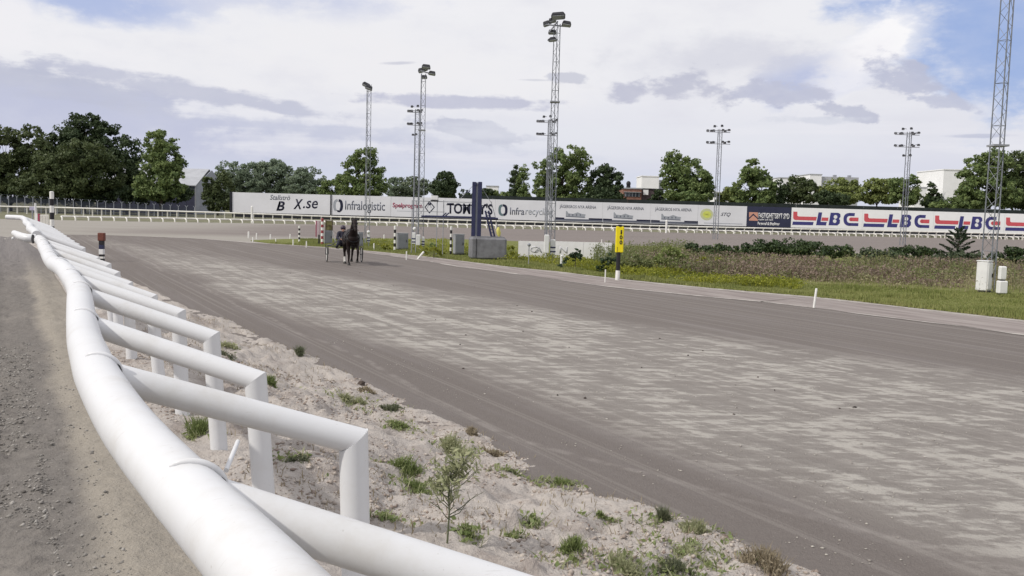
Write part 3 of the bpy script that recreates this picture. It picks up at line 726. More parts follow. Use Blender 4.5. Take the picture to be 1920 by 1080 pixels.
for k, (x0, x1, lab) in enumerate(((1040, 1130, 'first'), (1130, 1220, 'middle'), (1220, 1309, 'last'))):
    b = Board(x0, x1, m_bgrey, lab+' from the left of three pale billboards reading Jägersros nya arena over a drawing', .02)
    d = k*89.5; e = k*2.5
    b.text('JÄGERSROS NYA ARENA', m_inkg, 1049+d, 391.5+e, 1118+d, 384.5+e, .01)
    b.poly([(1061+d, 396+e), (1063+d, 395.5+e), (1066+d, 400+e), (1075+d, 401+e), (1083+d, 398+e), (1091+d, 401+e), (1098+d, 402+e), (1096+d, 408+e), (1061+d, 405+e)], m_inkp, 'drawing')
    b.poly([(1061+d, 405+e), (1097+d, 407+e), (1097+d, 408.4+e), (1061+d, 406.4+e)], m_inkg, 'drawing', .004)
    for q in range(4): b.poly([(1066+d+q*7, 401.5+e), (1068+d+q*7, 401.6+e), (1068+d+q*7, 404.7+e), (1066+d+q*7, 404.6+e)], m_inkg, 'drawing', .004)
    b.poly([(x0+.6, 409.5+e*.98), (x1-.4, 412+e*.98), (x1-.4, 416+e*.98), (x0+.6, 413.5+e*.98)], m_inkg, 'stripe', .002)
    b.poly([(x0+.6 if k else 1041, 407.2+e), (1058+d, 408+e), (1058+d, 411+e), (x0+.6 if k else 1041, 410.2+e)], m_ink, 'stripe', .004)
    b.poly([(1104+d, 409+e), (x1-.4, 409.7+e), (x1-.4, 412.7+e), (1104+d, 412+e)], m_ink, 'stripe', .004)
b9 = Board(1309, 1401, m_bgrey, 'pale billboard with a lime disc and slanted dark letters', .04)
b9.ring(1325, 402, 12, 11, 0, 360, 12, m_inky2, 'emblem'); b9.ring(1325.5, 402.2, 8, 6.5, 0, 360, 8, m_inky, 'emblem', .006)
b9.text('DEM', m_ink, 1320, 404.6, 1331.5, 400.2, .02, 0); b9.text('STQ', m_ink, 1351, 406, 1370, 399, .01, .4)
b9.poly([(1320, 417.5), (1392, 419.5), (1392, 420.5), (1320, 418.5)], m_inkp, 'underline')
b10 = Board(1401, 1484.5, m_bnavy, 'navy billboard with a salmon roof emblem and white letters', .04)
b10.poly([(1404.5, 397.7), (1421, 398.2), (1421, 414), (1404.5, 413.5)], m_inko, 'emblem')
b10.poly([(1403.5, 409), (1412.5, 400.2), (1422, 409.6), (1422, 412.2), (1412.5, 403.6), (1403.5, 411.6)], m_bnavy, 'emblem', .006)
b10.text('FASTIGHETSBYT SYD', m_inkw, 1422, 409.3, 1480.5, 400.6, .02); b10.text('maskin och mark', m_inkw, 1422, 413.2, 1450, 410.6, .02)
b10.text('Personal & Maskiner', m_inkw, 1420.5, 421.8, 1462, 417, .03)
ords = ['first', 'second', 'third', 'fourth']
for k in range(4):
    b = Board(1484.5+k*133.6, 1618.1+k*133.6, m_bwhite, ords[k]+' from the left of the white billboards with the red and blue LBC logo', .03)
    ddx = k*133-266; ddy = -266*.0275+k*133*.0275
    P = lambda pts: [(x+ddx, y+ddy) for x, y in pts]
    b.poly(P([(1753.5, 404), (1761, 404.2), (1761, 411.5), (1763, 413), (1797.5, 414), (1796, 421), (1757, 419.8), (1754.3, 418.5), (1753.2, 416)]), m_inkr)
    b.poly(P([(1752.5, 422.6), (1791.5, 423.5), (1790, 429.6), (1751.5, 428.8)]), m_inkb)
    b.poly(P([(1800.8, 405.4), (1807.5, 405.6), (1804.5, 423.2), (1816, 423.5), (1814.5, 430), (1796, 429.5)]), m_inkb)
    b.poly(P([(1807, 415), (1819.5, 415.3), (1818.5, 421.5), (1806, 421.2)]), m_inkr)
    b.poly(P([(1823.5, 406), (1838, 406.4), (1841.5, 408.5), (1842, 413.5), (1839, 417.5), (1841, 420), (1840.5, 426), (1836, 430), (1819.5, 429.6)]), m_inkb, 'letter')
    b.ring(1832.5+ddx, 414+ddy, 3.4, 3.6, 0, 360, 3.4, m_inkw, 'letter', .006); b.ring(1831+ddx, 422+ddy, 3.4, 3.4, 0, 360, 3.4, m_inkw, 'letter', .006)
    b.ring(1860+ddx, 418.7+ddy, 12.5, 12.2, 90, 270, 6.2, m_inkb, 'letter', 0, 2.4)
    b.poly(P([(1859, 406.5), (1869, 406.8), (1868, 412.6), (1859, 412.2)]), m_inkb, 'letter'); b.poly(P([(1859, 425.3), (1875.5, 425.7), (1875, 431.2), (1859, 430.8)]), m_inkb, 'letter')
    b.ring(1862+ddx, 418.6+ddy, 4, 3.6, 90, 270, 4, m_inkr); b.poly(P([(1861.5, 415), (1875.8, 415.4), (1875.2, 422.4), (1861.5, 422)]), m_inkr)
# dark windbreak behind the boards
m_net = simple('dark_windbreak_net', (.028, .036, .034), .9, .2, 1, 0)
xa, xb = AT(860, 385, YB+2).x, AT(2000, 385, YB+2).x
wb = thing('windbreak_fence', 'dark green windbreak netting standing behind the billboards', 'fence', ((xa+xb)/2, YB+2, 0))
n = 18
for i in range(n):
    MB().box((-(xb-xa)/2+(i+.5)*(xb-xa)/n, 0, 2.95), ((xb-xa)/n-.03, .04, 5.3)).build('net_panel', m_net, wb)

# ------------------------------------------------------------------ left: chain link fence
m_wire = simple('dark_mesh_wire', (.055, .065, .09), .7, .1, 2, 0)
clf = thing('security_fence', 'chain link fence with forked pale posts in front of the dark trees at far left', 'fence', AT(150, 390, 166)*1.0)
clf.location.z = 0
posts_px = [(-14+15.15*i) for i in range(26)]
pm2 = None; tops = []
for px in posts_px:
    py = 364+ (px)*.0585 + 1.0
    Y = 166+px*.03
    b = AT(px, py+3, Y); tops.append(b)
mb = MB(); mb.tube([(0, 0, -4.2), (0, 0, 0)], .06, 6); mb.bar((0, 0, 0), (-.28, 0, .34), .045, 5); mb.bar((0, 0, 0), (.28, 0, .34), .045, 5); pm2 = mb.mesh('post', simple('pale_fence_post', (.34, .36, .40), .5, .1, 3, 0))
for b in tops: link('post', pm2, clf, rel(clf, b))
mb = MB()
for i in range(len(tops)-1):
    a, b = tops[i], tops[i+1]
    for k in range(9):
        z = -.05-k*.32; mb.bar(rel(clf, a)+Vector((0, .03, z)), rel(clf, b)+Vector((0, .03, z)), .016, 3)
    for k in range(22):
        t0 = k/22; p = rel(clf, a.lerp(b, t0)); q = rel(clf, a.lerp(b, min(1, t0+1/22)))
        mb.bar(p+Vector((0, .03, -.05)), q+Vector((0, .03, -2.7)), .013, 3); mb.bar(q+Vector((0, .03, -.05)), p+Vector((0, .03, -2.7)), .013, 3)
    for s_ in (-1, 1):
        mb.bar(rel(clf, a)+Vector((s_*.28, 0, .33)), rel(clf, b)+Vector((s_*.28, 0, .33)), .012, 3)
tag(mb.build('wire_mesh', m_wire, clf, fix=False), kind='stuff')

# ------------------------------------------------------------------ buildings far behind
m_shed = simple('dark_blue_cladding', (.045, .048, .085), .6, .1, .5, 0)
m_shedw = simple('pale_blue_grey_gable', (.30, .32, .37), .6, .08, .4, 0)
m_roofg = simple('grey_roof_sheet', (.42, .43, .46), .55, .08, .5, 0)
m_brick = simple('red_brown_brick', (.30, .155, .115), .85, .2, 2, 0)
m_brickd = simple('dark_brick', (.10, .075, .08), .85, .15, 2, 0)
m_render = simple('white_render', (.82, .82, .82), .7, .03, .3, 0)
m_wingrey = simple('window_glass', (.06, .07, .09), .15, .1, 1, 0, .5)
m_greyb = simple('grey_render', (.40, .41, .43), .7, .06, .4, 0)
def shed():
    Y = 215.0
    t = thing('shed', 'long dark blue shed with grey roof and pale gable behind the left trees', 'building', AT(350, 390, Y)); t.location.z = 0
    o = lambda px, py, Yy=Y: AT(px, py, Yy)-t.location
    # long wall facing the track, roof rising behind it to the ridge, pale gable on the right end
    a, b = o(180, 349), o(366, 349); zt = b.z; x0, x1 = a.x, b.x; r = o(374, 318, Y+9).z; D = 18
    MB().prism([(x0, 0, 0), (x1, 0, 0), (x1, 0, zt), (x0, 0, zt)], (0, .3, 0)).build('front_wall', m_shed, t)
    n = 12
    for i in range(n):
        xx = x0+(x1-x0)*(i+.5)/n; MB().box((xx, -.05, zt/2), ((x1-x0)/n-.08, .1, zt-.1)).build('cladding_panel', m_shed, t)
    MB().prism([(x0-.4, -.4, zt), (x1+.3, -.4, zt), (x1+.3, D/2, r), (x0-.4, D/2, r)], (0, 0, .2)).build('roof', m_roofg, t)
    MB().prism([(x0-.4, D+.4, zt), (x1+.3, D+.4, zt), (x1+.3, D/2+.01, r), (x0-.4, D/2+.01, r)], (0, 0, .2)).build('roof', m_roofg, t)
    x2 = o(380, 349).x
    MB().prism([(x1+.02, 0, 0), (x2, D*.92, 0), (x2, D*.92, zt), (x1+(x2-x1)*.55, D/2, r-.1), (x1+.02, 0, zt)], (-.2, .05, 0)).build('gable_wall', m_shedw, t)
    MB().tube([(x1+.1, -.1, 0), (x1+.1, -.1, zt)], .14, 6).build('downpipe', m_galvd, t)
shed()
def box_building(name, label, mats, px0, px1, ptop, Y, depth, base=-1, win=None, roof=None):
    a, b = AT(px0, ptop, Y), AT(px1, ptop, Y)
    t = thing(name, label, 'building', ((a.x+b.x)/2, Y+depth/2, 0)); w = b.x-a.x; h = (a.z+b.z)/2
    MB().box((0, 0, h/2), (w, depth, h)).build('wall', mats[0], t)
    MB().box((0, 0, h+.12), (w+.4, depth+.4, .3)).build('roof', mats[1], t)
    return t, w, h
t, w, h = box_building('brick_building', 'low red brown brick building with a dark window strip in the gap between the trees', (m_brick, m_greyb), 1169, 1203, 354, 232, 14)
MB().box((0, -7.05, h-1.45), (w-.6, .16, 1.05)).build('window', m_wingrey, t)
for i in range(5): MB().box((-w/2+.6+i*(w-1.2)/4, -7.14, h-1.45), (.16, .1, 1.05)).build('mullion', m_inkp, t)
MB().box((0, -7.3, h-.85), (w-.2, .7, .12)).build('canopy', m_greyb, t)
mb = MB(); mb.tube([(-.2, 0, h), (-.2, 0, h+1.0)], .55, 8); mb.ball((-.2, 0, h+1.5), .6, 8, 6, 0, (1, 1, 1.2)); mb.build('roof_vent', m_black, t)
t, w, h = box_building('brick_building', 'dark brick block with two pale windows beneath the white tower block', (m_brickd, m_black), 1203.5, 1243, 355.5, 236, 14)
for i in (0.2, 2.4): 
    f = MB().box((i, -7.04, h-2.0), (.8, .12, .9)).build('window', m_inkp, t)
MB().box((-w/2+1.0, -7.2, h-.75), (1.3, .35, 1.3)).build('wall_sign', m_render, t)
t, w, h = box_building('tower_block', 'plain white block rising above the brick building', (m_render, m_render), 1203.5, 1236, 331, 330, 14)
MB().box((w/2+1.2, 1, h*.47), (2.4, 10, h*.94)).build('side_wing', m_greyb, t)
t, w, h = box_building('office_building', 'white end and grey long roofline of a building above the right trees', (m_render, m_greyb), 1519, 1541, 327.5, 340, 22)
MB().box((w/2+7.0, -.3, h*.485), (14.0, 20, h*.97)).build('long_wing', m_greyb, t)
for q in (.8, 6.5, 12): MB().box((w/2+q, -6, h*.97+.45), (1.0, 1.4, .9)).build('roof_unit', m_galvd, t)
t, w, h = box_building('storage_building', 'tall white blank building at the right beside the big tree', (m_render, m_render), 1770, 1822, 319, 300, 20)
MB().box((-.4, -10.06, h*.3), (w-.8, .2, 4)).build('dark_base', m_brickd, t)
box_building('low_building', 'low white roofed building peeping out left of the slim poplars', (m_render, m_greyb), 912, 934, 349.5, 320, 12)
box_building('low_building', 'white building behind the right trees, between the two-tier lamp mast and the bare sapling', (m_render, m_greyb), 1716, 1738, 352, 300, 12)
box_building('low_building', 'white wall seen between the dark domed tree and the conical open tree', (m_render, m_render), 1344, 1384, 361, 300, 12)
box_building('low_building', 'pale flat roofed block left of the white and grey office building', (m_render, m_greyb), 1462, 1488, 334, 330, 12)

# ------------------------------------------------------------------ trees
m_lf_dark = leafmat('dark_leaves', (0.029, 0.051, 0.024), (0.079, 0.108, 0.045), .2)
m_lf_olive = leafmat('olive_leaves', (.050, .074, .030), (.125, .152, .062), .25)
m_lf_mid = leafmat('green_leaves', (0.091, 0.144, 0.053), (0.219, 0.271, 0.096), .3)
m_lf_light = leafmat('light_green_leaves', (0.139, 0.188, 0.057), (0.293, 0.325, 0.114), .3)
m_lf_blue = leafmat('hazed_grey_green_leaves', (0.137, 0.187, 0.130), (0.252, 0.302, 0.202), .3)  # leaf green lightened in place of distance haze on the far trees
m_lf_pale = leafmat('pale_grey_green_leaves', (0.127, 0.164, 0.108), (0.215, 0.253, 0.159), .25)
m_lf_conif = leafmat('conifer_needles', (.016, .034, .016), (.045, .075, .030), .1)
m_lf_dead = leafmat('withered_leaves', (.10, .075, .045), (.20, .155, .09), .2)
def leaf_quads(cen, nor, size, rng, asp=.62, flat=.55):
    n = len(cen); d = rng.normal(size=(n, 3)); d = nor*flat + d*(1-flat)*.9; d /= np.linalg.norm(d, axis=1)[:, None]+1e-9
    t = rng.normal(size=(n, 3)); a = np.cross(d, t); a /= np.linalg.norm(a, axis=1)[:, None]+1e-9; b = np.cross(d, a)
    sz = size*(.6+.8*rng.random(n))[:, None]
    a = a*sz*.5; b = b*sz*.5*asp
    co = np.stack([cen-a, cen-b*1.0+d*sz*.06, cen+a, cen+b+d*sz*.06], 1).reshape(-1, 3)
    return co, np.arange(n*4).reshape(-1, 4)
def crown_points(lobes, dens, rng, sub=.34, gap=.35, seed=0):
    P = []; Nn = []
    for c, r in lobes:
        c = np.array(c); r = np.array(r); area = 4*PI*((r[0]*r[1])**1.6/3+(r[0]*r[2])**1.6/3+(r[1]*r[2])**1.6/3)**(1/1.6)
        nsub = int(max(8, 30*min(3.0, (r.max()/2.5)**.9)))
        d = rng.normal(size=(nsub, 3)); d /= np.linalg.norm(d, axis=1)[:, None]
        rad = .45+.5*rng.random(nsub)**.6
        sc = c+d*r*rad[:, None]; sr = r.mean()*sub*(.65+.7*rng.random(nsub))*(2.5/max(2.5, r.max()))**.45
        nl = int(area*dens); k = rng.integers(0, nsub, nl)
        e = rng.normal(size=(nl, 3)); e /= np.linalg.norm(e, axis=1)[:, None]; e[:, 2] = e[:, 2]*.85+.12
        q = sc[k]+e*(sr[k]*(.55+.5*rng.random(nl)))[:, None]*np.array([1, 1, .8])
        nn = e*.75+d[k]*.35
        P.append(q); Nn.append(nn)
    P = np.concatenate(P); Nn = np.concatenate(Nn)
    g = fbm(P[:, 0]*.55+seed*7, P[:, 1]*.55, P[:, 2]*.55, 2)
    keep = g > gap-.07
    return P[keep], Nn[keep]
def tree(label, Y, lobes, mat, seed, leaf=.55, dens=22, trunk=None, gap=.38, sub=.34, name='broadleaf_tree', group='trees beyond the far rail', zbase=0, cat='tree', flat=.55):
    """lobes: photo ellipses (px, py, rx, ry) standing at distance Y"""
    rng = np.random.default_rng(seed); s = Y/F; L = []
    if Y > 100: lobes = list(lobes)+[(sum(l[0]*l[2] for l in lobes)/sum(l[2] for l in lobes), max(l[1]+l[3]*.35 for l in lobes), max(l[2] for l in lobes)*.9, 14)]
    for i, (px, py, rx, ry) in enumerate(lobes):
        p = AT(px, py, Y); L.append(((p.x, p.y+rng.uniform(-.35, .35)*rx*s, p.z), (rx*s, max(rx, ry)*s*.85, ry*s)))
    cx = sum(l[0][0]*l[1][0] for l in L)/sum(l[1][0] for l in L)
    if trunk is not None: cx = AT(trunk, 390, Y).x
    t = thing(name, label, cat, (cx, Y, zbase), 0, group)
    P, Nn = crown_points(L, dens, rng, sub, gap, seed)
    base = np.array(t.location); co, fc = leaf_quads(P-base, Nn, leaf, rng, flat=flat)
    link('crown', fast_mesh('crown', co, fc, mat), t)
    top = max(l[0][2] for l in L)-zbase; small = Y < 90; R = .018 if small else max(.12, top*.022)
    mb = MB(); mb.tube([(0, 0, -.2), (.05*R, 0, top*.3), (.3*R, .2*R, top*.62), (0, 0, top*.95)], [R*1.25, R, R*.65, R*.15], 8)
    for c, r in L:
        e = Vector(c)-Vector(base); z0 = max(top*.2, min(e.z-abs(e.x)*.7, top*.6)); mid = Vector((e.x*.45, e.y*.45, z0+(e.z-z0)*.55))
        mb.tube([(0, 0, z0), mid, e], [R*.5, R*.33, R*.1], 6)
        for q in range(0 if small else 3):
            dd = Vector((rng.normal(), rng.normal(), abs(rng.normal())+.3)).normalized()
            mb.tube([mid.lerp(e, .5), mid.lerp(e, .6)+Vector((dd.x*r[0], dd.y*r[1], dd.z*r[2]))*.7], [R*.2, R*.04], 4)
    mb.build('trunk', m_bark, t, fix=False)
    return t
tree('olive topped tree at the far left edge of the photo', 186, [(5, 285, 40, 48), (52, 275, 38, 42), (-30, 300, 45, 60), (80, 300, 22, 45), (20, 335, 60, 40)], m_lf_olive, 1)
tree('tallest dark tree standing up above the far left wood', 196, [(165, 245, 36, 34), (130, 262, 34, 34), (195, 262, 28, 34), (160, 290, 60, 40), (112, 300, 25, 40)], m_lf_dark, 2)
tree('broad olive tree in front of the tallest dark tree at left', 182, [(165, 295, 48, 32), (110, 318, 45, 32), (200, 325, 36, 32), (150, 345, 60, 26), (80, 350, 50, 26)], m_lf_olive, 3, gap=.3)
tree('dark tree between the tallest dark tree and the yellow-lit tree', 188, [(236, 285, 24, 30), (228, 318, 30, 36), (250, 335, 26, 30)], m_lf_dark, 4)
tree('yellow-lit open tree at the left of the grey shed', 180, [(300, 268, 30, 27), (285, 300, 26, 30), (318, 300, 28, 34), (300, 335, 42, 30), (330, 340, 24, 28), (280, 355, 28, 20)], m_lf_mid, 5, gap=.4)
tree('dark low scrub under the far left trees', 184, [(x, 366, 26, 17) for x in range(-20, 345, 36)], m_lf_dark, 6, gap=.2, name='shrub', cat='shrub')
tree('olive bush between the grey shed and the first billboard', 205, [(398, 370, 16, 24), (415, 350, 20, 26), (425, 378, 14, 18), (390, 345, 10, 16)], m_lf_olive, 7, name='bush', cat='bush')
tree('round grey green tree above the start of the first billboard', 260, [(440, 330, 34, 28), (425, 350, 28, 26), (470, 345, 30, 30)], m_lf_blue, 8, leaf=.6, dens=16)
tree('large domed grey green tree above the box billboard', 265, [(505, 325, 40, 27), (480, 330, 30, 28), (530, 340, 24, 26), (500, 352, 40, 20)], m_lf_blue, 9, leaf=.6, dens=16)
tree('smaller round tree right of the large domed tree', 258, [(575, 335, 30, 22), (560, 350, 26, 22), (598, 350, 20, 20)], m_lf_blue, 10, leaf=.6, dens=16)
tree('low green tree right behind the Infralogistic billboard, left of the tall open tree', 240, [(622, 352, 18, 18), (640, 345, 16, 20), (606, 362, 16, 12)], m_lf_mid, 11)
tree('tall open crowned tree over the Infralogistic billboard', 215, [(688, 297, 24, 22), (668, 318, 26, 26), (700, 325, 20, 24), (655, 345, 26, 26), (690, 352, 34, 22), (718, 348, 10, 20)], m_lf_mid, 12, gap=.42)
tree('slim pale tree right of the tall open tree', 270, [(738, 348, 11, 18), (735, 362, 10, 12)], m_lf_blue, 13)
tree('pale bluish tree behind the crimson lettered billboard', 275, [(768, 345, 24, 17), (760, 360, 28, 14), (792, 352, 20, 16)], m_lf_pale, 14, leaf=.65, dens=14)
tree('dark rounded tree left of the blue gantry', 220, [(832, 338, 20, 18), (822, 356, 18, 18), (842, 358, 18, 18), (834, 348, 24, 22)], m_lf_dark, 15, gap=.28)
tree('low shrubs peeping over the billboard behind the blue gantry', 240, [(872, 366, 12, 10), (895, 368, 14, 8), (915, 362, 14, 10)], m_lf_dark, 16, name='shrub', cat='shrub')
tree('low dark shrubs left of the slim poplars', 240, [(930, 366, 16, 9), (955, 368, 16, 9), (985, 374, 18, 8)], m_lf_mid, 17, name='shrub', cat='shrub')
tree('left of the two slim poplars', 225, [(967, 325, 9, 16), (965, 345, 11, 24), (966, 362, 11, 14)], m_lf_dark, 18, name='poplar_tree', leaf=.42)
tree('right, paler of the two slim poplars', 222, [(982, 322, 9, 15), (981, 342, 12, 24), (983, 362, 12, 14)], m_lf_mid, 19, name='poplar_tree', leaf=.42)
tree('large open tree with sky gaps behind the tallest lamp mast', 205, [(1070, 295, 30, 22), (1040, 310, 26, 22), (1092, 305, 18, 22), (1018, 318, 16, 20), (1050, 340, 38, 24), (1020, 352, 22, 24), (1085, 345, 22, 26), (1055, 368, 46, 14)], m_lf_mid, 20, gap=.45)
tree('dense dark tree right of the large open tree', 204, [(1134, 328, 24, 20), (1120, 345, 20, 24), (1150, 345, 20, 24), (1135, 365, 34, 20)], m_lf_dark, 21, gap=.27)
tree('dark low bush at the foot of the dense dark tree', 202, [(1105, 376, 20, 10), (1160, 378, 14, 9)], m_lf_dark, 22, name='bush', cat='bush')
tree('tall domed tree just left of the two-tier mast above the arena billboards', 208, [(1268, 305, 24, 22), (1290, 322, 30, 26), (1258, 332, 22, 28), (1312, 340, 26, 28), (1285, 355, 50, 28), (1325, 362, 14, 22)], m_lf_mid, 23, gap=.36)
tree('small yellow green bush right of the two-tier mast, over the lime disc billboard', 214, [(1352, 372, 12, 14), (1368, 366, 12, 20)], m_lf_light, 24, name='bush', cat='bush')
tree('conical open tree above the navy billboard', 212, [(1412, 312, 16, 16), (1405, 330, 22, 18), (1425, 330, 20, 18), (1395, 352, 26, 20), (1430, 355, 26, 20), (1410, 375, 40, 14)], m_lf_mid, 25, gap=.42)
tree('dark tree right of the conical open tree', 214, [(1460, 362, 20, 22), (1448, 375, 18, 14)], m_lf_dark, 26)
tree('olive tree above the first red and blue LBC logo', 216, [(1500, 347, 26, 18), (1485, 362, 24, 20), (1520, 362, 22, 20)], m_lf_olive, 27)
tree('light green tree above the second red and blue LBC logo', 214, [(1580, 350, 30, 16), (1560, 366, 30, 18), (1605, 364, 28, 18)], m_lf_light, 28)
tree('dark low tree in front between the olive and the light green tree', 208, [(1545, 372, 22, 14), (1572, 376, 22, 12)], m_lf_dark, 29)
tree('light green rounded tree left of the right two-tier mast', 216, [(1645, 350, 28, 16), (1630, 366, 28, 18), (1662, 366, 24, 18)], m_lf_light, 30)
tree('sparse wind blown tree behind the right two-tier mast', 206, [(1690, 348, 22, 15), (1712, 338, 14, 8), (1700, 366, 32, 18), (1672, 345, 10, 9)], m_lf_mid, 31, gap=.45)
tree('pointed spruce with a pale top right of the right two-tier mast', 210, [(1746, 355, 8, 14), (1748, 368, 16, 12), (1750, 380, 24, 10)], m_lf_dark, 32, name='spruce_tree')
tree('huge spreading tree behind the big lattice mast at right', 196, [(1860, 305, 34, 24), (1828, 325, 26, 28), (1880, 330, 36, 34), (1845, 355, 46, 30), (1812, 362, 18, 24), (1890, 365, 40, 26)], m_lf_mid, 33, gap=.4)
tree('right edge tree, cut by the photo border', 200, [(1915, 300, 28, 22), (1940, 320, 40, 36), (1915, 350, 34, 40), (1960, 370, 60, 30)], m_lf_olive, 34, gap=.38)
tree('dark hedge between the tall domed tree and the dark brick block', 214, [(1236, 372, 14, 16), (1225, 380, 12, 9)], m_lf_dark, 35, name='bush', cat='bush')
tree('low green bush under the huge spreading tree beside the white storage building', 196, [(1790, 380, 24, 9), (1830, 384, 30, 8), (1760, 384, 18, 7)], m_lf_mid, 36, name='bush', cat='bush')
def far_wood():
    rng = np.random.default_rng(37); L = []
    for x in range(300, 2100, 36):
        p = AT(x, 380+(x-380)*.018, 420); L.append(((p.x, p.y+rng.uniform(-8, 8), p.z-1), (8, 8, 3.2+(x % 53)*.03)))
    P, Nn = crown_points(L, 2.6, rng, .34, .2, 5); co, fc = leaf_quads(P, Nn, 1.2, rng)
    tag(link('distant_wood', fast_mesh('distant_wood', co, fc, m_lf_blue)), 'far grey green tree line on the horizon', 'wood', None, 'stuff')
far_wood()
bare = thing('bare_sapling', 'leafless slim sapling left of the white storage building', 'tree', (AT(1772, 390, 198).x, 198, 0), 0, None)
mb = MB(); mb.tube([(0, 0, 0), (-.1, 0, 5), (-.5, 0, 9.6)], [.1, .07, .02], 5)
rb = random.Random(4)
for i in range(26):
    z = 3.5+i*.22; a = rb.uniform(0, 6.28); l = rb.uniform(.5, 1.4); mb.tube([(-.1-.05*i*.4, 0, z), (-.1-.02*i+math.cos(a)*l, math.sin(a)*l, z+l*.9)], [.03, .01], 4)
mb.build('branches', m_galvd, bare)

# ------------------------------------------------------------------ lamp masts
def lattice(mb_legs, mbb, h, w0, w1, rz, z0=0, legr=.035, step=.5, br=.009):
    legr *= .72
    def corner(i, z):
        w = w0+(w1-w0)*(z/h); a = rz+i*2*PI/3; return Vector((math.cos(a)*w*.577, math.sin(a)*w*.577, z0+z))
    for i in range(3): mb_legs[i].tube([corner(i, 0), corner(i, h)], legr, 6)
    n = int(h/step); 
    for k in range(n):
        za, zb = h*k/n, h*(k+1)/n
        for i in range(3):
            j = (i+1) % 3
            p, q = (corner(i, za), corner(j, zb)) if k % 2 else (corner(j, za), corner(i, zb)); mbb.bar(p, q, br, 4)
            if k % 3 == 0: mbb.bar(corner(i, za), corner(j, za), br, 4)
def mast(px_base, Y, ptop, px_top, w0, w1, rz, label, heads, legr=.035, platforms=(), cross=(), group='lattice lamp masts', mat=None, hmat=None):
    mat = mat or m_galv
    b = AT(px_base, 400, Y); h = AT(px_top, ptop, Y).z
    t = thing('lamp_mast', label, 'lamp mast', (b.x, Y, 0), 0, group)
    legs = [MB(), MB(), MB()]; br = MB(); lattice(legs, br, h, w0, w1, rz, 0, legr)
    for l in legs: l.build('mast_leg', mat, t)
    tag(br.build('bracing', mat, t, fix=False), kind='stuff')
    for py in platforms:
        z = AT(px_base, py, Y).z; MB().box((0, 0, z), (w0*1.12, w0*1.12, .07)).build('platform', m_galvd, t)
    for (x0, y0, x1, y1) in cross:
        a, c = AT(x0, y0, Y)-t.location, AT(x1, y1, Y)-t.location; MB().bar(a, c, .04, 6).build('crossarm', m_galvd, t)
    s = Y/F; k = 0
    for (px, py, wp, hp, tilt) in heads:
        p = AT(px, py, Y)-t.location; k += 1
        p.y += .25*(1 if k % 2 else -1)
        R = Matrix.Rotation(math.radians(tilt), 3, 'Y') @ Matrix.Rotation(math.radians(-28), 3, 'X')
        mb = MB(); mb.box(p, (wp*s, wp*s*.55, hp*s*.8), R, 0, min(wp, hp)*s*.12, .82)
        mb.box(p+R @ Vector((0, 0, -hp*s*.42)), (wp*s*.86, wp*s*.45, hp*s*.06), R, 1)
        mb.bar(p+R @ Vector((0, 0, hp*s*.3)), (p.x*.55, 0, p.z-.05), .025, 5)
        mb.build('floodlight', [hmat or m_lamp, m_lens], t)
    return t
mast(688, 64, 158, 692, .36, .30, .4, 'slim lattice mast with two black floodlights over the Infralogistic billboard', [(686, 158, 15, 8, 25), (693, 165, 14, 8, 20), (689, 160, 10, 6, 25)], .028)
mast(788, 60, 138, 798, .40, .32, .2, 'lattice mast with a black cluster of floodlights above the crimson lettered billboard', [(790, 130, 14, 9, -15), (800, 126, 16, 8, 5), (795, 128, 12, 8, -10), (811, 138, 13, 8, 8), (795, 143, 11, 7, 0)], .03, (244,), ((788, 133, 812, 139),))
mast(1034, 50, 44, 1043, .46, .32, .5, 'tallest lattice mast with black floodlights near the middle of the photo', [(1025, 42, 14, 11, -20), (1046, 31, 26, 11, -6), (1036, 36, 14, 10, -12), (1062, 46, 17, 11, 8), (1036, 58, 15, 9, 0), (1036, 75, 13, 9, -8), (1031, 73, 6, 8, 40)], .035, (191,), ((1024, 46, 1064, 50), (1030, 60, 1046, 40)))
def tier_heads(cx, ys, half, n):
    r = []
    for y in ys:
        for s_ in (-1, 1):
            for i in range(n): r.append((cx+s_*(5+(half-5)*(i+.5)/n), y+ (i % 2)*1.2, 5.4, 4.2, 0))
    return r
def two_tier(pxb, Y, top, y2, cx, half, label, extra=(), lean=0):
    hs = tier_heads(cx, (top+5,), half, 3)+tier_heads(cx-.6, (y2,), half, 3)+[(cx-6, top+1-4, 5, 5, 0), (cx+6, top-3, 5, 5, 0)]+list(extra)
    return mast(pxb, Y, top+3, cx, .56, .46, .2, label, hs, .06, (), ((cx-half, top+8, cx+half, top+9.5), (cx-half, y2+3, cx+half, y2+4.5), (cx-half, top+5, cx+half, top+6.5)), 'two-tier lamp masts on the infield')
two_tier(778, 95, 202, 231, 778, 14, 'left two-tier lamp mast, between two slimmer masts', [(774, 252, 5, 4, 0), (781, 252, 5, 4, 0)])
two_tier(1026, 103, 221, 250, 1026, 20, 'two-tier lamp mast half hidden beside the tallest mast')
two_tier(1343, 107, 239, 266, 1347, 22, 'two-tier lamp mast above the lime disc billboard')
two_tier(1696, 103, 244, 272, 1701, 23, 'right two-tier lamp mast above the LBC logos', [(1696, 291, 5, 5, 0), (1705, 291, 5, 5, 0)])
big = mast(1862, 34, -60, 1880, .50, .42, .25, 'big grey lattice mast rising out of the photo at right', [], .032, (273,), (), 'lattice lamp masts', m_galv)

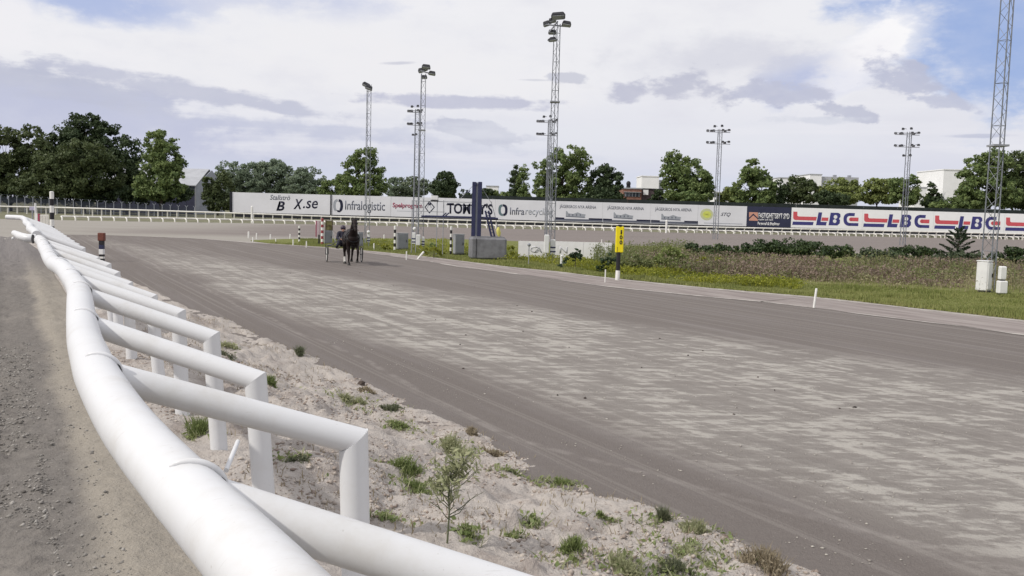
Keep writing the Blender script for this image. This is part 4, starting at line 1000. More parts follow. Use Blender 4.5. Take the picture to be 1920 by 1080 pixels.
# ------------------------------------------------------------------ infield furniture
def banded_pole(name, label, px, y0, y1, wpx, bands, cols, group=None, z=0.0, yb=None, Y=None, base=True):
    b = G(px, y1, z) if Y is None else AT(px, y1, Y); s = b.y/F; h = AT(px, y0, b.y).z-b.z
    t = thing(name, label, 'pole', b, 0, group); r = wpx*s/2
    for i in range(bands):
        MB().tube([(0, 0, h*(1-(i+1)/bands)+.002-(.1 if i == bands-1 else 0)), (0, 0, h*(1-i/bands))], r, 12).build('band', cols[i % len(cols)], t)
    MB().ball((0, 0, h), r*1.02, 12, 6, 0, (1, 1, .35)).build('cap', cols[0], t)
    return t
banded_pole('distance_pole', 'black and white banded pole standing right beside the far end of the near rail', 98, 360, 437, 7.6, 6, (m_white, m_black), None, .1)
t = banded_pole('distance_pole', 'red and white banded pole at the near edge of the infield, behind the sulky', 604, 410, 459, 5, 9, (m_red, m_white), None, .05)
banded_pole('distance_pole', 'thin black and white banded pole left of the red and white one', 561, 424, 453, 3.4, 7, (m_white, m_black), 'black and white banded poles', .05)
banded_pole('distance_pole', 'black and white banded pole beside the middle grey cabinet', 740, 424, 469, 4.2, 7, (m_white, m_black), 'black and white banded poles', .05)
banded_pole('distance_pole', 'black and white banded pole left of the concrete block', 845, 425, 477, 4.2, 8, (m_white, m_black), 'black and white banded poles', .05)
# brown topped marker
b = G(191, 489, 0.02); s = b.y/F
t = thing('marker_post', 'low post with a red brown top and dark banded foot by the bank', 'post', b)
MB().box((0, 0, 45*s), (12*s, 9*s, 15*s), None, 0, .02).build('top_board', m_brown, t)
for i, (z0, z1, mm) in enumerate(((30, 38, m_black), (22, 30, m_blue), (12, 22, m_cabw), (8, 12, m_black), (4, 8, m_white), (-4, 4, m_black))):
    MB().box((0, 0, (z0+z1)/2*s), (8*s, 8*s, (z1-z0)*s-.002), None, 0, .01).build('band', mm, t)
# pink plate beside the red and white pole
b = G(598, 458, .05); s = b.y/F; t = thing('plate_post', 'dark post with a faded pink upright plate, left of the red and white pole', 'post', b)
MB().bar((0, 0, -.1), (0, 0, 44*s), 1.5*s, 8).build('post', m_black, t); MB().box((-1.5*s, -2*s, 31*s), (6*s, .04, 26*s)).build('plate', simple('faded_pink_plate', (.50, .40, .43), .5, .08, 3), t)
MB().box((-5*s, -2*s, 29*s), (1.6*s, .06, 30*s)).build('edge_strip', m_inkm, t)
# 100 sign
b = G(1158, 523, .05); s = b.y/F
t = thing('distance_sign', 'yellow distance sign reading 100 on a black and white post at the track edge', 'sign', b)
MB().tube([(-.01, 0, -.1), (0, 0, 16*s)], .085, 12).build('foot', m_white, t)
MB().tube([(0, 0, 16*s), (0, 0, 50*s)], .08, 12).build('post', m_black, t)
MB().box((.02, 0, 74*s), (15*s, 7*s, 49*s), None, 0, .03).build('sign_box', m_yellow, t)
MB().tube([(.02, 0, 98*s), (.02, 0, 102*s)], .08, 10).build('cap', m_black, t)
for ch, z in (('1', 88), ('0', 78.5), ('0', 69)):
    w = 2.6 if ch == '1' else 5.2
    link('digit', text_mesh('digit', ch, m_black, (2.2-w/2)*s+.02, (2.2+w/2)*s+.02, (z-4)*s, (z+4)*s, -3.5*s-.012, .03, 0, .02), t)
MB().bar((.02-4*s, -3.5*s-.006, 52*s), (.02-4*s, -3.5*s-.006, 60*s), .006, 4).build('bolt', m_black, t)
# white marker stakes
stake_mb = MB(); stake_mb.tube([(0, 0, -.1), (0, 0, .93), (0, 0, 1)], [.5, .5, .42], 10)
STAKES = [(466, 446, 12, 4, 'white stake on the far sand, leftmost of the row'), (474, 454, 9, 3, 'dim short stake just right of the leftmost stake'), (481, 448, 11, 3, 'white stake second tallest of the leftmost cluster'), (507, 449, 10, 3, 'lone white stake between the left cluster and the thin banded pole'), (517, 455, 8, 2.6, 'small pale stake on the sand, left of the infield tip'), (544, 449, 10, 3, 'white stake at the very tip of the infield grass'), (549.5, 460, 11, 2.8, 'white stake on the near side of the infield tip'), (574.5, 464, 12, 3, 'white stake in front of the left grey cabinet'), (701, 470, 14, 3, 'white stake right of the sulky wheel, on the grass edge'), (720, 449, 9, 3, 'white stake on the far grass edge right of the horse'), (762, 487, 16, 3.2, 'white stake on the track edge below the middle grey cabinet'), (1128, 457, 8, 2.4, 'white stake beyond the long white board'), (1226, 460, 8, 2.4, 'white stake on the far grass edge right of the yellow sign'), (1134.5, 529, 24, 3.2, 'thin white stake just left of the yellow sign post'), (1526, 577, 37, 6, 'largest white stake, alone at the right track edge')]
st_me = stake_mb.mesh('stake', m_white)
for px, y1, hp, wp, lab in STAKES:
    b = G(px, y1, .01); s = b.y/F; o = link('marker_stake', st_me, None, b); o.scale = (wp*s*.72, wp*s*.72, hp*s); tag(o, lab, 'stake', 'white stakes along the infield edge')
    if hp > 30: o.rotation_euler = (0, math.radians(4.5), 0)
b = G(784, 485, .01); s = b.y/F; o = link('marker_stake', st_me, None, b); o.scale = (4*s, 4*s, 17*s); o.rotation_euler = (0, math.radians(38), 0)
tag(o, 'knocked over white stake leaning right below the white boxes', 'stake', 'white stakes along the infield edge')
# cabinets
def cabinet(label, px0, px1, y0, y1, split, mf, ms, name='cabinet', feet=True, rz=0.0, dep=1.0):
    b = G((px0+px1)/2, y1, .05); s = b.y/F; w = (px1-px0)*s; h = (y1-y0)*s
    t = thing(name, label, 'cabinet', b, rz); sp = split*s
    f = .06
    MB().box((0, 0, f/2-.05), (w*.85, w*.6*dep, f+.1)).build('plinth', m_black, t)
    mb = MB(); mb.box((0, w*.1, f+(h-f)/2), (w*.94, w*.7*dep, h-f), None, 0, .03); mb.build('casing', ms, t)
    MB().box((sp/2, w*.1-w*.35*dep-.012, f+(h-f)/2), (w*.94-sp-.06, .03, h-f-.12), None, 0, .008).build('door', mf, t)
    MB().box((0, w*.1, h+.015), (w, w*.76*dep, .04), None, 0, .01).build('lid', ms, t)
    MB().box((w*.3, w*.1-w*.35*dep-.04, f+h*.5), (.03, .04, .14)).build('handle', m_black, t)
    return t
cabinet('left grey cabinet with pale side, half hidden by the driver', 608, 623, 433, 459, 0, m_cabd, m_cab, rz=.35)
cabinet('middle grey cabinet with pale side beside a banded pole', 744, 765, 438, 469, 0, m_cabd, m_cab, rz=.35)
cabinet('grey cabinet with a dark vented top left of the concrete block', 850, 870, 440, 478, 0, m_cabd, m_cab, rz=.35)
cabinet('grey cabinet hidden behind the horse neck', 671, 681, 436, 462, 0, m_cabd, m_cab, rz=.35)
b = G(616, 459, .05); s = b.y/F
t = thing('mesh_crate', 'yellowish mesh crate standing on the left grey cabinet', 'crate', b+Vector((0, .1, 26*s)))
for x in (-6, 6):
    for y in (-3, 3): MB().bar((x*s, y*s, .04), (x*s, y*s, 20*s), .02, 4).build('upright', m_lf_dead, t)
for z in (.06, 10*s, 20*s):
    mb = MB()
    for a, c in (((-6, -3), (6, -3)), ((6, -3), (6, 3)), ((6, 3), (-6, 3)), ((-6, 3), (-6, -3))): mb.bar((a[0]*s, a[1]*s, z), (c[0]*s, c[1]*s, z), .016, 4)
    mb.build('rim', m_lf_dead, t)
MB().box((0, 0, 10*s), (11*s, 5*s, 18*s)).build('contents', simple('olive_netting', (.16, .15, .06), .8, .2, 9), t)
b = G(630, 459, .05); s = b.y/F; t = thing('prop_strut', 'pale slanting strut leaning on the left grey cabinet', 'strut', b)
MB().bar((.03, 0, -.05), (-8*s, .1, 26*s), .03, 6).build('strut', m_cabw, t)
# white boxes on a short mast left of the concrete block, boxes with a ball
def meter_box(label, px, y0, y1, w, bands=True, ball=None):
    b = G(px, y1, .05); s = b.y/F; t = thing('meter_box', label, 'box', b); h = (y1-y0)*s
    MB().bar((0, 0, -.1), (0, 0, h*.35), .03, 6).build('leg', m_galvd, t)
    MB().box((0, 0, h*.64), (w*s, w*s*.8, h*.72), None, 0, .03).build('housing', m_cabw, t)
    if bands:
        for z in (.42, .62): MB().box((0, 0, h*z), (w*s+.03, w*s*.8+.03, .07)).build('band', m_blue, t)
    if ball: MB().ball((ball[0]*s, -.1, ball[1]*s), ball[2]*s, 12, 8).build('lamp_globe', m_cabw, t)
    return t
meter_box('white box with a globe lamp on top, right of the middle grey cabinet', 775, 436, 466, 8, True, (2, 37, 3.4))
meter_box('white box on legs near the leaning stake', 784, 440, 468, 7.5, False, (3, -1, 3.4))
meter_box('narrow white box with dark bands right of the box with the globe lamp', 793, 444, 468, 5, True)
meter_box('pale round headed instrument on thin legs right of the horse', 691, 436, 462, 5, True, (0, 27, 3.2))
meter_box('white meter box on the tallest mast above the white board', 1024, 440, 488, 9, False)
meter_box('white and blue control box at the foot of the tallest mast', 1036, 449, 488, 9, True)
b = G(1052, 500, .05); s = b.y/F; t = thing('garden_stump', 'small pale stump like post in the grass before the long white board', 'post', b)
MB().tube([(0, 0, -.1), (.01, 0, 14*s), (-.02, 0, 24*s)], [.05, .06, .03], 7).build('post', m_cabw, t); MB().ball((.02, 0, 20*s), .07, 8, 5).build('knob', m_cabw, t)
b = G(991, 497, .05); s = b.y/F; t = thing('thin_pole', 'thin dark pole with a round head before the left white board', 'pole', b)
MB().bar((0, 0, -.1), (0, 0, 36*s), .025, 6).build('pole', m_galvd, t); MB().ball((0, 0, 38*s), .085, 10, 6).build('head', m_galvd, t)
# low white boards
def low_board(label, px0, px1, y0, y1, faint, z=.05):
    b = G((px0+px1)/2, y1, z); s = b.y/F; w = (px1-px0)*s; h = (y1-y0)*s
    t = thing('low_board', label, 'board', b)
    n = max(1, round(w/1.6))
    for i in range(n): MB().box((-w/2+(i+.5)*w/n, 0, h/2+.04), (w/n-.012, .06, h-.04)).build('panel', m_white2, t)
    for i in range(n+1): MB().box((-w/2+.05+i*(w-.1)/n, .09, h/2-.05), (.07, .08, h)).build('support_post', m_galvd, t)
    for ch, fx in faint: link('lettering', text_mesh('lettering', ch, m_faint, -w/2+w*fx, -w/2+w*fx+.42, h*.35, h*.72, -.045, .01), t)
    return t
m_white2 = simple('white_board_panel', (.82, .81, .82), .5, .04, 2, .03, dirt=((.5, .49, .47), .3)); m_faint = simple('faint_grey_lettering', (.56, .56, .58), .5, .04, 3, 0)
low_board('left low white board with faint letters by the tallest mast', 971, 1024, 453, 484, [('C', .42), ('A', .58)])
low_board('long low white board right of the tallest mast behind weeds', 1040, 1146, 454.5, 487, [('N', .08)])
# cabinet at the right with the mast boxes
t = cabinet('tall white utility cabinet beside the big lattice mast', 1834, 1856, 490, 548, 0, m_cabw, m_cabw, rz=.72, dep=1.35)
for (px, y0, y1, w, lab) in ((1868, 498, 523, 12, 'upper small white box strapped to the big lattice mast'), (1869, 525, 549, 16, 'lower small white box at the foot of the big lattice mast')):
    b = G(px, 551, .05); s = b.y/F; z0 = (551-y1)*s; h = (y1-y0)*s
    t = thing('junction_box', lab, 'box', b+Vector((0, -.3, z0)), 0, 'small boxes on the big lattice mast')
    MB().box((0, 0, h/2), (w*s, w*s*.8, h), None, 0, .03).build('housing', m_cabw, t); MB().box((0, -w*s*.4-.01, h/2), (w*s*.8, .02, h*.85)).build('door', m_cabw, t)
    MB().box((0, 0, -.06), (w*s*.7, w*s*.6, .12)).build('bracket', m_black, t)

# finish gantry on its concrete block
b = G(915, 486.5, .05); s = b.y/F
blk = thing('concrete_block', 'big rounded grey concrete block carrying the blue gantry', 'block', b, .12)
mb = MB(); mb.box((0, .55, 20.5*s), (68*s, 1.5, 41.5*s), None, 0, .10); mb.build('block', m_conc, blk)
MB().box((-23.2*s, -.205, 20*s), (.03, .02, 38*s)).build('joint_line', m_black, blk)
MB().box((0, .55, 41.6*s), (60*s, 1.2, .05)).build('top_rim', m_conc, blk)
gt = thing('blue_gantry', 'dark blue twin post gantry with a long crossbar and slanting ladder on a concrete block', 'gantry', b+Vector((0, .5, 41.5*s+.026)))
o = lambda px, py, d=0: AT(px, py, gt.location.y+d)-gt.location
for px, mm in ((888.5, m_blue), (899.5, m_blue)):
    top = o(px+1, 341); bt = o(px-1.5, 446); MB().box(((top.x+bt.x)/2, 0, top.z/2), (.20, .22, top.z), None, 0, .015).build('post', mm, gt)
MB().box((o(893.5, 400).x, .02, o(893.5, 341).z/2), (.12, .05, o(893.5, 341).z-.05)).build('cable_duct', m_inkp, gt)
MB().bar(o(790, 405.5), o(887, 408), .055, 6).build('crossbar', m_blue, gt); MB().bar(o(901, 408.5), o(934, 410), .055, 6).build('crossbar', m_blue, gt)
MB().box(o(892, 346), (.14, .26, .10)).build('pulley', m_blue, gt)
for d in (-3, 3):
    MB().bar(o(913+d, 395), o(925+d, 446), .055, 6).build('ladder_rail', m_blue, gt)
for k in range(8):
    f = (k+.5)/8; MB().bar(o(910+12*f, 395+51*f), o(916+12*f, 395+51*f), .02, 5).build('rung', m_blue, gt)
MB().bar(o(921, 378), o(939, 446, .3), .018, 5).build('stay', m_galvd, gt)
MB().bar(o(887, 348), o(860, 376), .012, 4).build('stay', m_galvd, gt); MB().bar(o(901, 348), o(921, 380), .012, 4).build('stay', m_galvd, gt)
for px in (876, 880.5): MB().bar(o(px-3, 362), o(px+1, 357), .03, 5).build('bracket', m_blue, gt)
for px in (833, 838): MB().bar(o(px-3, 405), o(px+4, 399), .035, 5).build('bracket', m_blue, gt)
bk = o(934, 434)+gt.location
t = thing('yellow_sack', 'small yellow sack hanging on the foot of the gantry ladder', 'sack', bk)
MB().tube([(.02, 0, .22), (0, 0, .1), (.03, 0, -.1), (.06, 0, -.26)], [.04, .1, .12, .05], 8).build('sack', simple('pale_yellow_cloth', (.62, .58, .16), .7, .1, 5), t)
# slender portal frames and camera box left of the gantry
Yg = 50.5
t = thing('portal_frame', 'thin grey portal frame carrying a pale camera box left of the blue gantry', 'frame', (AT(800, 400, Yg).x, Yg, 0))
o2 = lambda px, py: AT(px, py, Yg)-t.location
for px in (773, 781, 820, 832):
    p = o2(px, 375.5); MB().bar((p.x, 0, 0), p, .022, 5).build('upright', m_galvd, t)
MB().bar(o2(773, 376.5), o2(887, 379.5), .02, 5).build('top_rail', m_galvd, t); MB().bar(o2(773, 396), o2(834, 397.6), .016, 5).build('middle_rail', m_galvd, t)
p = o2(815, 371); MB().box(p, (13*Yg/F, .3, 8*Yg/F), None, 0, .02).build('camera_box', m_cabw, t); p = o2(815, 376.4); MB().box(p, (14*Yg/F, .34, 2.2*Yg/F)).build('camera_tray', m_black, t)
# far left bits beside the rail end
b = G(66, 415, .02); s = b.y/F
t = thing('sign_stand', 'small lilac and white sign on a stand near the far end of the near rail', 'sign', b)
MB().bar((.05, 0, -.1), (.05, 0, 34*s), .1, 6).build('post', m_cabw, t); MB().box((-4*s, 0, 24*s), (12*s, .1, 7*s)).build('plate', simple('lilac_plate', (.42, .40, .52), .5, .1, 1, 0), t)
MB().bar((-5*s, 0, -.1), (-5*s, 0, 24*s), .07, 6).build('leg', m_galvd, t); MB().box((3*s, -.05, 8*s), (3*s, .1, 14*s)).build('lower_plate', m_white, t)
b = G(83, 421, .02); s = b.y/F
t = thing('crush_barrier', 'short pale paled barrier with a dark end post left of the banded pole', 'barrier', b)
MB().bar((-9.5*s, 0, -.05), (-9.5*s, 0, 20*s), .11, 6).build('end_post', m_inkm, t)
for i in range(6): MB().bar((-7*s+i*2.9*s, 0, 0), (-7*s+i*2.9*s, 0, 17*s), .06, 6).build('paling', m_farwhite, t)
MB().bar((-8*s, 0, 17*s), (8.5*s, 0, 17.5*s), .06, 6).build('top_rail', m_farwhite, t)

# ------------------------------------------------------------------ infield planting
def stuff_mesh(name, co, fc, mat, label, cat, extra=None):
    me = fast_mesh(name, co, fc, mat)
    return tag(link(name, me), label, cat, None, 'stuff')
def in_poly(x, y, poly):
    r = np.zeros(len(x), bool); n = len(poly)
    for i in range(n):
        a, b = poly[i], poly[(i+1) % n]
        if a[1] == b[1]: continue
        c = ((a[1] > y) != (b[1] > y)) & (x < (b[0]-a[0])*(y-a[1])/(b[1]-a[1])+a[0]); r ^= c
    return r
def scatter(poly, n, rng):
    xs = [p[0] for p in poly]; ys = [p[1] for p in poly]; X = []; Y = []; got = 0
    for _ in range(40):
        x = rng.uniform(min(xs), max(xs), n); y = rng.uniform(min(ys), max(ys), n); k = in_poly(x, y, poly)
        X.append(x[k]); Y.append(y[k]); got += k.sum()
        if got >= n: break
    return np.concatenate(X)[:n], np.concatenate(Y)[:n]
def blades(x, y, z, h, w, rng, lean=.35):
    n = len(x); a = rng.uniform(0, 2*PI, n); l = lean*h*rng.random(n); b = rng.uniform(0, 2*PI, n)
    base = np.stack([x, y, z], -1); side = np.stack([np.cos(a), np.sin(a), 0*a], -1)*(w*.5)[:, None]
    tip = base+np.stack([np.cos(b)*l, np.sin(b)*l, h], -1)
    mid = base*.45+tip*.55; mid[:, 2] += h*.06
    co = np.stack([base-side, base+side, mid+side*.8, tip, mid-side*.8], 1).reshape(-1, 3)
    return co, np.arange(n*5).reshape(-1, 5)
m_blade = leafmat('grass_blades', (0.144, 0.181, 0.044), (0.312, 0.312, 0.125), .35)
m_blade2 = leafmat('yellow_green_plants', (.14, .17, .022), (.34, .34, .045), .3)
m_blade3 = leafmat('dull_green_stalks', (0.111, 0.137, 0.052), (0.221, 0.234, 0.098), .3)
m_heath = leafmat('faded_heath', (0.144, 0.106, 0.081), (0.288, 0.219, 0.181), .2)
m_straw0 = leafmat('pale_dry_grass', (.22, .19, .11), (.38, .34, .21), .3)
m_heath2 = leafmat('heath_green', (0.133, 0.149, 0.062), (0.250, 0.234, 0.125), .2)
rng = np.random.default_rng(11)
# mown strip in front of the bed
STRIP = [(560, 459), (700, 470), (800, 481), (900, 492), (1040, 506), (1130, 518), (1225, 528), (1320, 538), (1525, 556), (1700, 573), (1920, 598), (1990, 600), (1930, 556), (1700, 543), (1500, 533), (1320, 520), (1180, 505), (1000, 478), (850, 462), (700, 453), (560, 450)]
sp = [G(*q).to_2d() for q in STRIP]
x, y = scatter(sp, 90000, rng); g = fbm(x*.8, y*.8, None, 3)
h = (.03+.10*sstep(g, .4, .75))*(.5+rng.random(len(x)))
co, fc = blades(x, y, np.full(len(x), .05), h, np.full(len(x), .03), rng)
stuff_mesh('grass', co, fc, m_blade, 'short green grass along the near edge of the infield', 'grass')
# rough verge fringe, taller and ragged on the edge
n = 9000; k = rng.integers(0, len(gi)-3, n); t = rng.random(n)
ex = np.array([p.x for p in gi]); ey = np.array([p.y for p in gi])
x = ex[k]+(ex[k+1]-ex[k])*t+rng.normal(0, .12, n); y = ey[k]+(ey[k+1]-ey[k])*t+np.abs(rng.normal(0, .3, n))
co, fc = blades(x, y, np.full(n, .02), .05+.13*rng.random(n)**2, np.full(n, .03), rng)
stuff_mesh('grass_fringe', co, fc, m_blade, 'ragged grass fringe along the pale sand line', 'grass')
# heath bed
BED = [(1175, 508), (1320, 523), (1500, 534), (1700, 541), (1930, 547), (1990, 540), (1985, 520), (1700, 509), (1450, 502), (1290, 497), (1200, 498)]
bp = [G(*q).to_2d() for q in BED]
m_bed = simple('bed_soil', (.06, .05, .035), .95, .2, 3, .3); m_bed2 = None
def plants(name, poly, n, hmin, hmax, mat, label, cat, seed, leaf=.11, per=9, spread=.22, pal=.5):
    r = np.random.default_rng(seed); x, y = scatter(poly, n, r); g = fbm(x*.45+seed, y*.45, None, 3); keep = g > (1-pal)*.75
    x, y, g = x[keep], y[keep], g[keep]; n = len(x); hh = hmin+(hmax-hmin)*sstep(g, .3, .7)*(.6+.5*r.random(n))
    X = np.repeat(x, per); Y = np.repeat(y, per); H = np.repeat(hh, per); f = r.random(n*per)**.7
    c = np.stack([X+r.normal(0, spread, n*per)*(.3+f), Y+r.normal(0, spread, n*per)*(.3+f), .05+H*f], -1)
    nn = r.normal(size=(n*per, 3)); nn[:, 2] = np.abs(nn[:, 2]); nn /= np.linalg.norm(nn, axis=1)[:, None]
    co, fc = leaf_quads(c, nn, leaf, r, .5); st, sf = blades(x, y, np.full(n, .05), hh*1.1, np.full(n, .02), r, .3)
    # stalk blades as quads
    st = st.reshape(n, 5, 3)[:, [0, 1, 3, 4]].reshape(-1, 3)
    co = np.concatenate([co, st]); fc = np.arange(len(co)).reshape(-1, 4)
    return stuff_mesh(name, co, fc, mat, label, cat)
plants('heath_bed', bp, 3600, .2, .85, m_heath, 'faded purplish brown heath bed in the infield', 'ground cover', 1)
plants('heath_bed', bp, 1900, .25, .8, m_heath2, 'green plants mixed through the faded heath bed', 'ground cover', 2)
YEL = [(1060, 503), (1180, 520), (1330, 536), (1500, 546), (1500, 538), (1320, 522), (1180, 505), (1060, 492)]
plants('yellow_ground_cover', [G(*q).to_2d() for q in YEL], 1300, .12, .4, m_blade2, 'yellow flowering low plants between the grass strip and the heath bed', 'ground cover', 3, .09, 9, .14, .55)
YEL2 = [(690, 463), (790, 473), (845, 478), (960, 493), (1050, 500), (1050, 488), (960, 470), (840, 455), (700, 452)]
plants('yellow_ground_cover', [G(*q).to_2d() for q in YEL2], 900, .1, .36, m_blade2, 'yellow green low weeds round the cabinets and the concrete block', 'ground cover', 4, .10, 9, .16, .45)
TALL = [(1112, 502), (1180, 513), (1300, 522), (1330, 508), (1300, 480), (1200, 470), (1112, 487)]
plants('tall_weeds', [G(*q).to_2d() for q in TALL], 1500, .4, 1.0, m_blade3, 'tall dull green weeds behind the yellow sign', 'ground cover', 5, .11, 8, .16, .55)

plants('tall_weeds', bp, 420, .5, 1.15, m_blade3, 'tall thin weeds standing out of the heath bed', 'ground cover', 9, .10, 6, .12, .6)
plants('pale_grasses', [G(*q).to_2d() for q in ((1200, 512), (1400, 532), (1700, 548), (1930, 556), (1930, 540), (1700, 532), (1400, 515), (1200, 498))], 700, .2, .6, m_straw0, 'pale dry grasses along the front of the heath bed', 'ground cover', 10, .07, 5, .10, .6)
def shrub(label, yb, lobes, mat, seed, leaf=.13, dens=130, gap=.28, name='shrub', group='shrubs on the infield', sub=.34, flat=.5):
    Y = DEPTH(lobes[0][0], yb, .05)
    return tree(label, Y, lobes, mat, seed, leaf, dens, None, gap, sub, name, group, .05, 'shrub', flat)
m_lf_jun = leafmat('juniper_needles', (.022, .042, .018), (.065, .095, .032), .1)
m_lf_jun2 = leafmat('greyish_juniper_needles', (.055, .08, .045), (.11, .13, .075), .1)
JUN = 'spreading junipers behind the heath bed'
shrub('low spreading juniper at the left end of the juniper row', 492, [(1310, 466, 26, 9), (1345, 469, 34, 9), (1380, 472, 26, 10), (1330, 475, 40, 9)], m_lf_jun, 51, name='juniper', group=JUN, dens=150, leaf=.15, gap=.2)
shrub('largest dark juniper with flat tops left of the middle of the row', 492, [(1430, 465, 40, 11), (1485, 464, 50, 10), (1530, 463, 26, 6), (1400, 474, 26, 11), (1470, 476, 50, 10), (1375, 478, 18, 9)], m_lf_jun, 52, name='juniper', group=JUN, dens=150, leaf=.15, gap=.2)
shrub('smooth low juniper mound right of the largest dark juniper', 490, [(1565, 470, 34, 9), (1590, 474, 20, 8), (1545, 478, 34, 7)], m_lf_jun, 53, name='juniper', group=JUN, dens=150, leaf=.15, gap=.2)
shrub('green juniper in the middle of the row with a gap left of it', 494, [(1640, 476, 30, 9), (1665, 482, 22, 12), (1615, 480, 20, 7)], m_lf_jun2, 54, name='juniper', group=JUN, dens=150, leaf=.15, gap=.2)
shrub('dark juniper left of the little spruce', 492, [(1710, 474, 40, 9), (1745, 478, 30, 9), (1690, 482, 30, 7)], m_lf_jun, 55, name='juniper', group=JUN, dens=150, leaf=.15, gap=.2)
shrub('grey green juniper under the little spruce', 498, [(1790, 484, 36, 9), (1830, 486, 34, 8), (1760, 488, 30, 7)], m_lf_jun2, 56, name='juniper', group=JUN, dens=150, leaf=.15, gap=.2)
shrub('dark fanned juniper at the right photo edge', 500, [(1905, 474, 26, 9), (1930, 470, 26, 12), (1885, 484, 30, 9), (1925, 488, 30, 10)], m_lf_jun, 57, name='juniper', group=JUN, dens=150, leaf=.15, gap=.2)
shrub('small bluish juniper bush hanging over the heath in front of the row', 500, [(1662, 494, 16, 10), (1655, 486, 22, 8)], m_lf_jun, 58, name='juniper', group=JUN, dens=150, leaf=.15, gap=.2)
shrub('dark bluish bush in front of the long white board', 505, [(1078, 486, 18, 15), (1095, 494, 16, 12), (1060, 496, 14, 10), (1082, 473, 6, 7)], m_lf_conif, 60, gap=.38)
shrub('dark weed clump left of the yellow sign post', 510, [(1135, 496, 12, 14), (1146, 488, 8, 14), (1125, 503, 12, 8)], m_lf_conif, 61, gap=.4)
shrub('dull bush just right of the yellow sign', 512, [(1190, 490, 18, 16), (1175, 500, 16, 12), (1205, 498, 16, 14)], m_blade3, 62, gap=.38)
shrub('fresh green bush between the yellow sign and the juniper row', 512, [(1258, 480, 24, 16), (1280, 488, 20, 14), (1240, 492, 20, 14), (1270, 500, 28, 12)], m_lf_light, 63)
shrub('low yellow green bush at the foot of the juniper row', 508, [(1335, 490, 24, 8), (1310, 496, 22, 8)], m_blade2, 64, gap=.36)
shrub('low yellow green tuft left of the grey vented cabinet', 482, [(815, 467, 9, 7), (800, 472, 10, 6), (827, 473, 9, 6)], m_blade2, 65, gap=.36)
shrub('small dark green clump behind the yellow green tuft', 470, [(812, 460, 6, 5), (806, 464, 7, 4)], m_lf_mid, 66, gap=.36)
shrub('yellow green bush left of the middle grey cabinet', 470, [(722, 463, 10, 6), (733, 466, 6, 5)], m_blade2, 67, gap=.36)
shrub('low yellow green bush between the concrete block and the left white board', 484, [(957, 468, 7, 9), (960, 478, 9, 6)], m_blade2, 68, gap=.36)
# pale mound behind the sign
b = G(1198, 484, .05); s = b.y/F; t = thing('pale_cover', 'pale rounded hatch cover half hidden in weeds right of the yellow sign', 'cover', b)
MB().ball((0, 0, 0), 1, 18, 8, 0, (14*s, 10*s, 10*s)).build('dome', m_cabw, t); MB().tube([(0, 0, -.1), (0, 0, .06)], 14.5*s, 18).build('rim', m_cabw, t)
# little spruce
def little_spruce():
    Y = DEPTH(1793, 497, .05); b = AT(1793, 497, Y); s = Y/F; H = AT(1800, 424, Y).z-b.z
    t = thing('young_spruce', 'young spruce with upswept tufted branches in front of an LBC billboard', 'tree', b)
    mb = MB(); mb.tube([(0, 0, -.1), (.03, 0, H*.5), (.16, 0, H*.97)], [.05, .035, .012], 7); rng = np.random.default_rng(3); P = []; N_ = []
    for k in range(30):
        f = .08+.86*k/30; z = H*f; a = k*2.4; L = (1.05*(1-f)**.8+.16)*rng.uniform(.75, 1.2)
        d = np.array([math.cos(a), math.sin(a), .25+.5*f]); c0 = np.array([.16*f, 0, z]); e = c0+d*L
        mb.tube([c0, (c0+e)/2-np.array([0, 0, .03]), e], [.014, .01, .005], 4)
        m = int(150*L+40); q = rng.random(m)**.6; P.append(c0+d*L*q[:, None]+rng.normal(0, .05, (m, 3))*(1.25-q)[:, None]); N_.append(rng.normal(size=(m, 3))*.4+np.array([0, 0, 1]))
    P = np.concatenate(P); N_ = np.concatenate(N_); co, fc = leaf_quads(P, N_, .13, rng, .35)
    mb.build('trunk', m_bark, t, fix=False); link('needles', fast_mesh('needles', co, fc, m_lf_conif), t)
little_spruce()

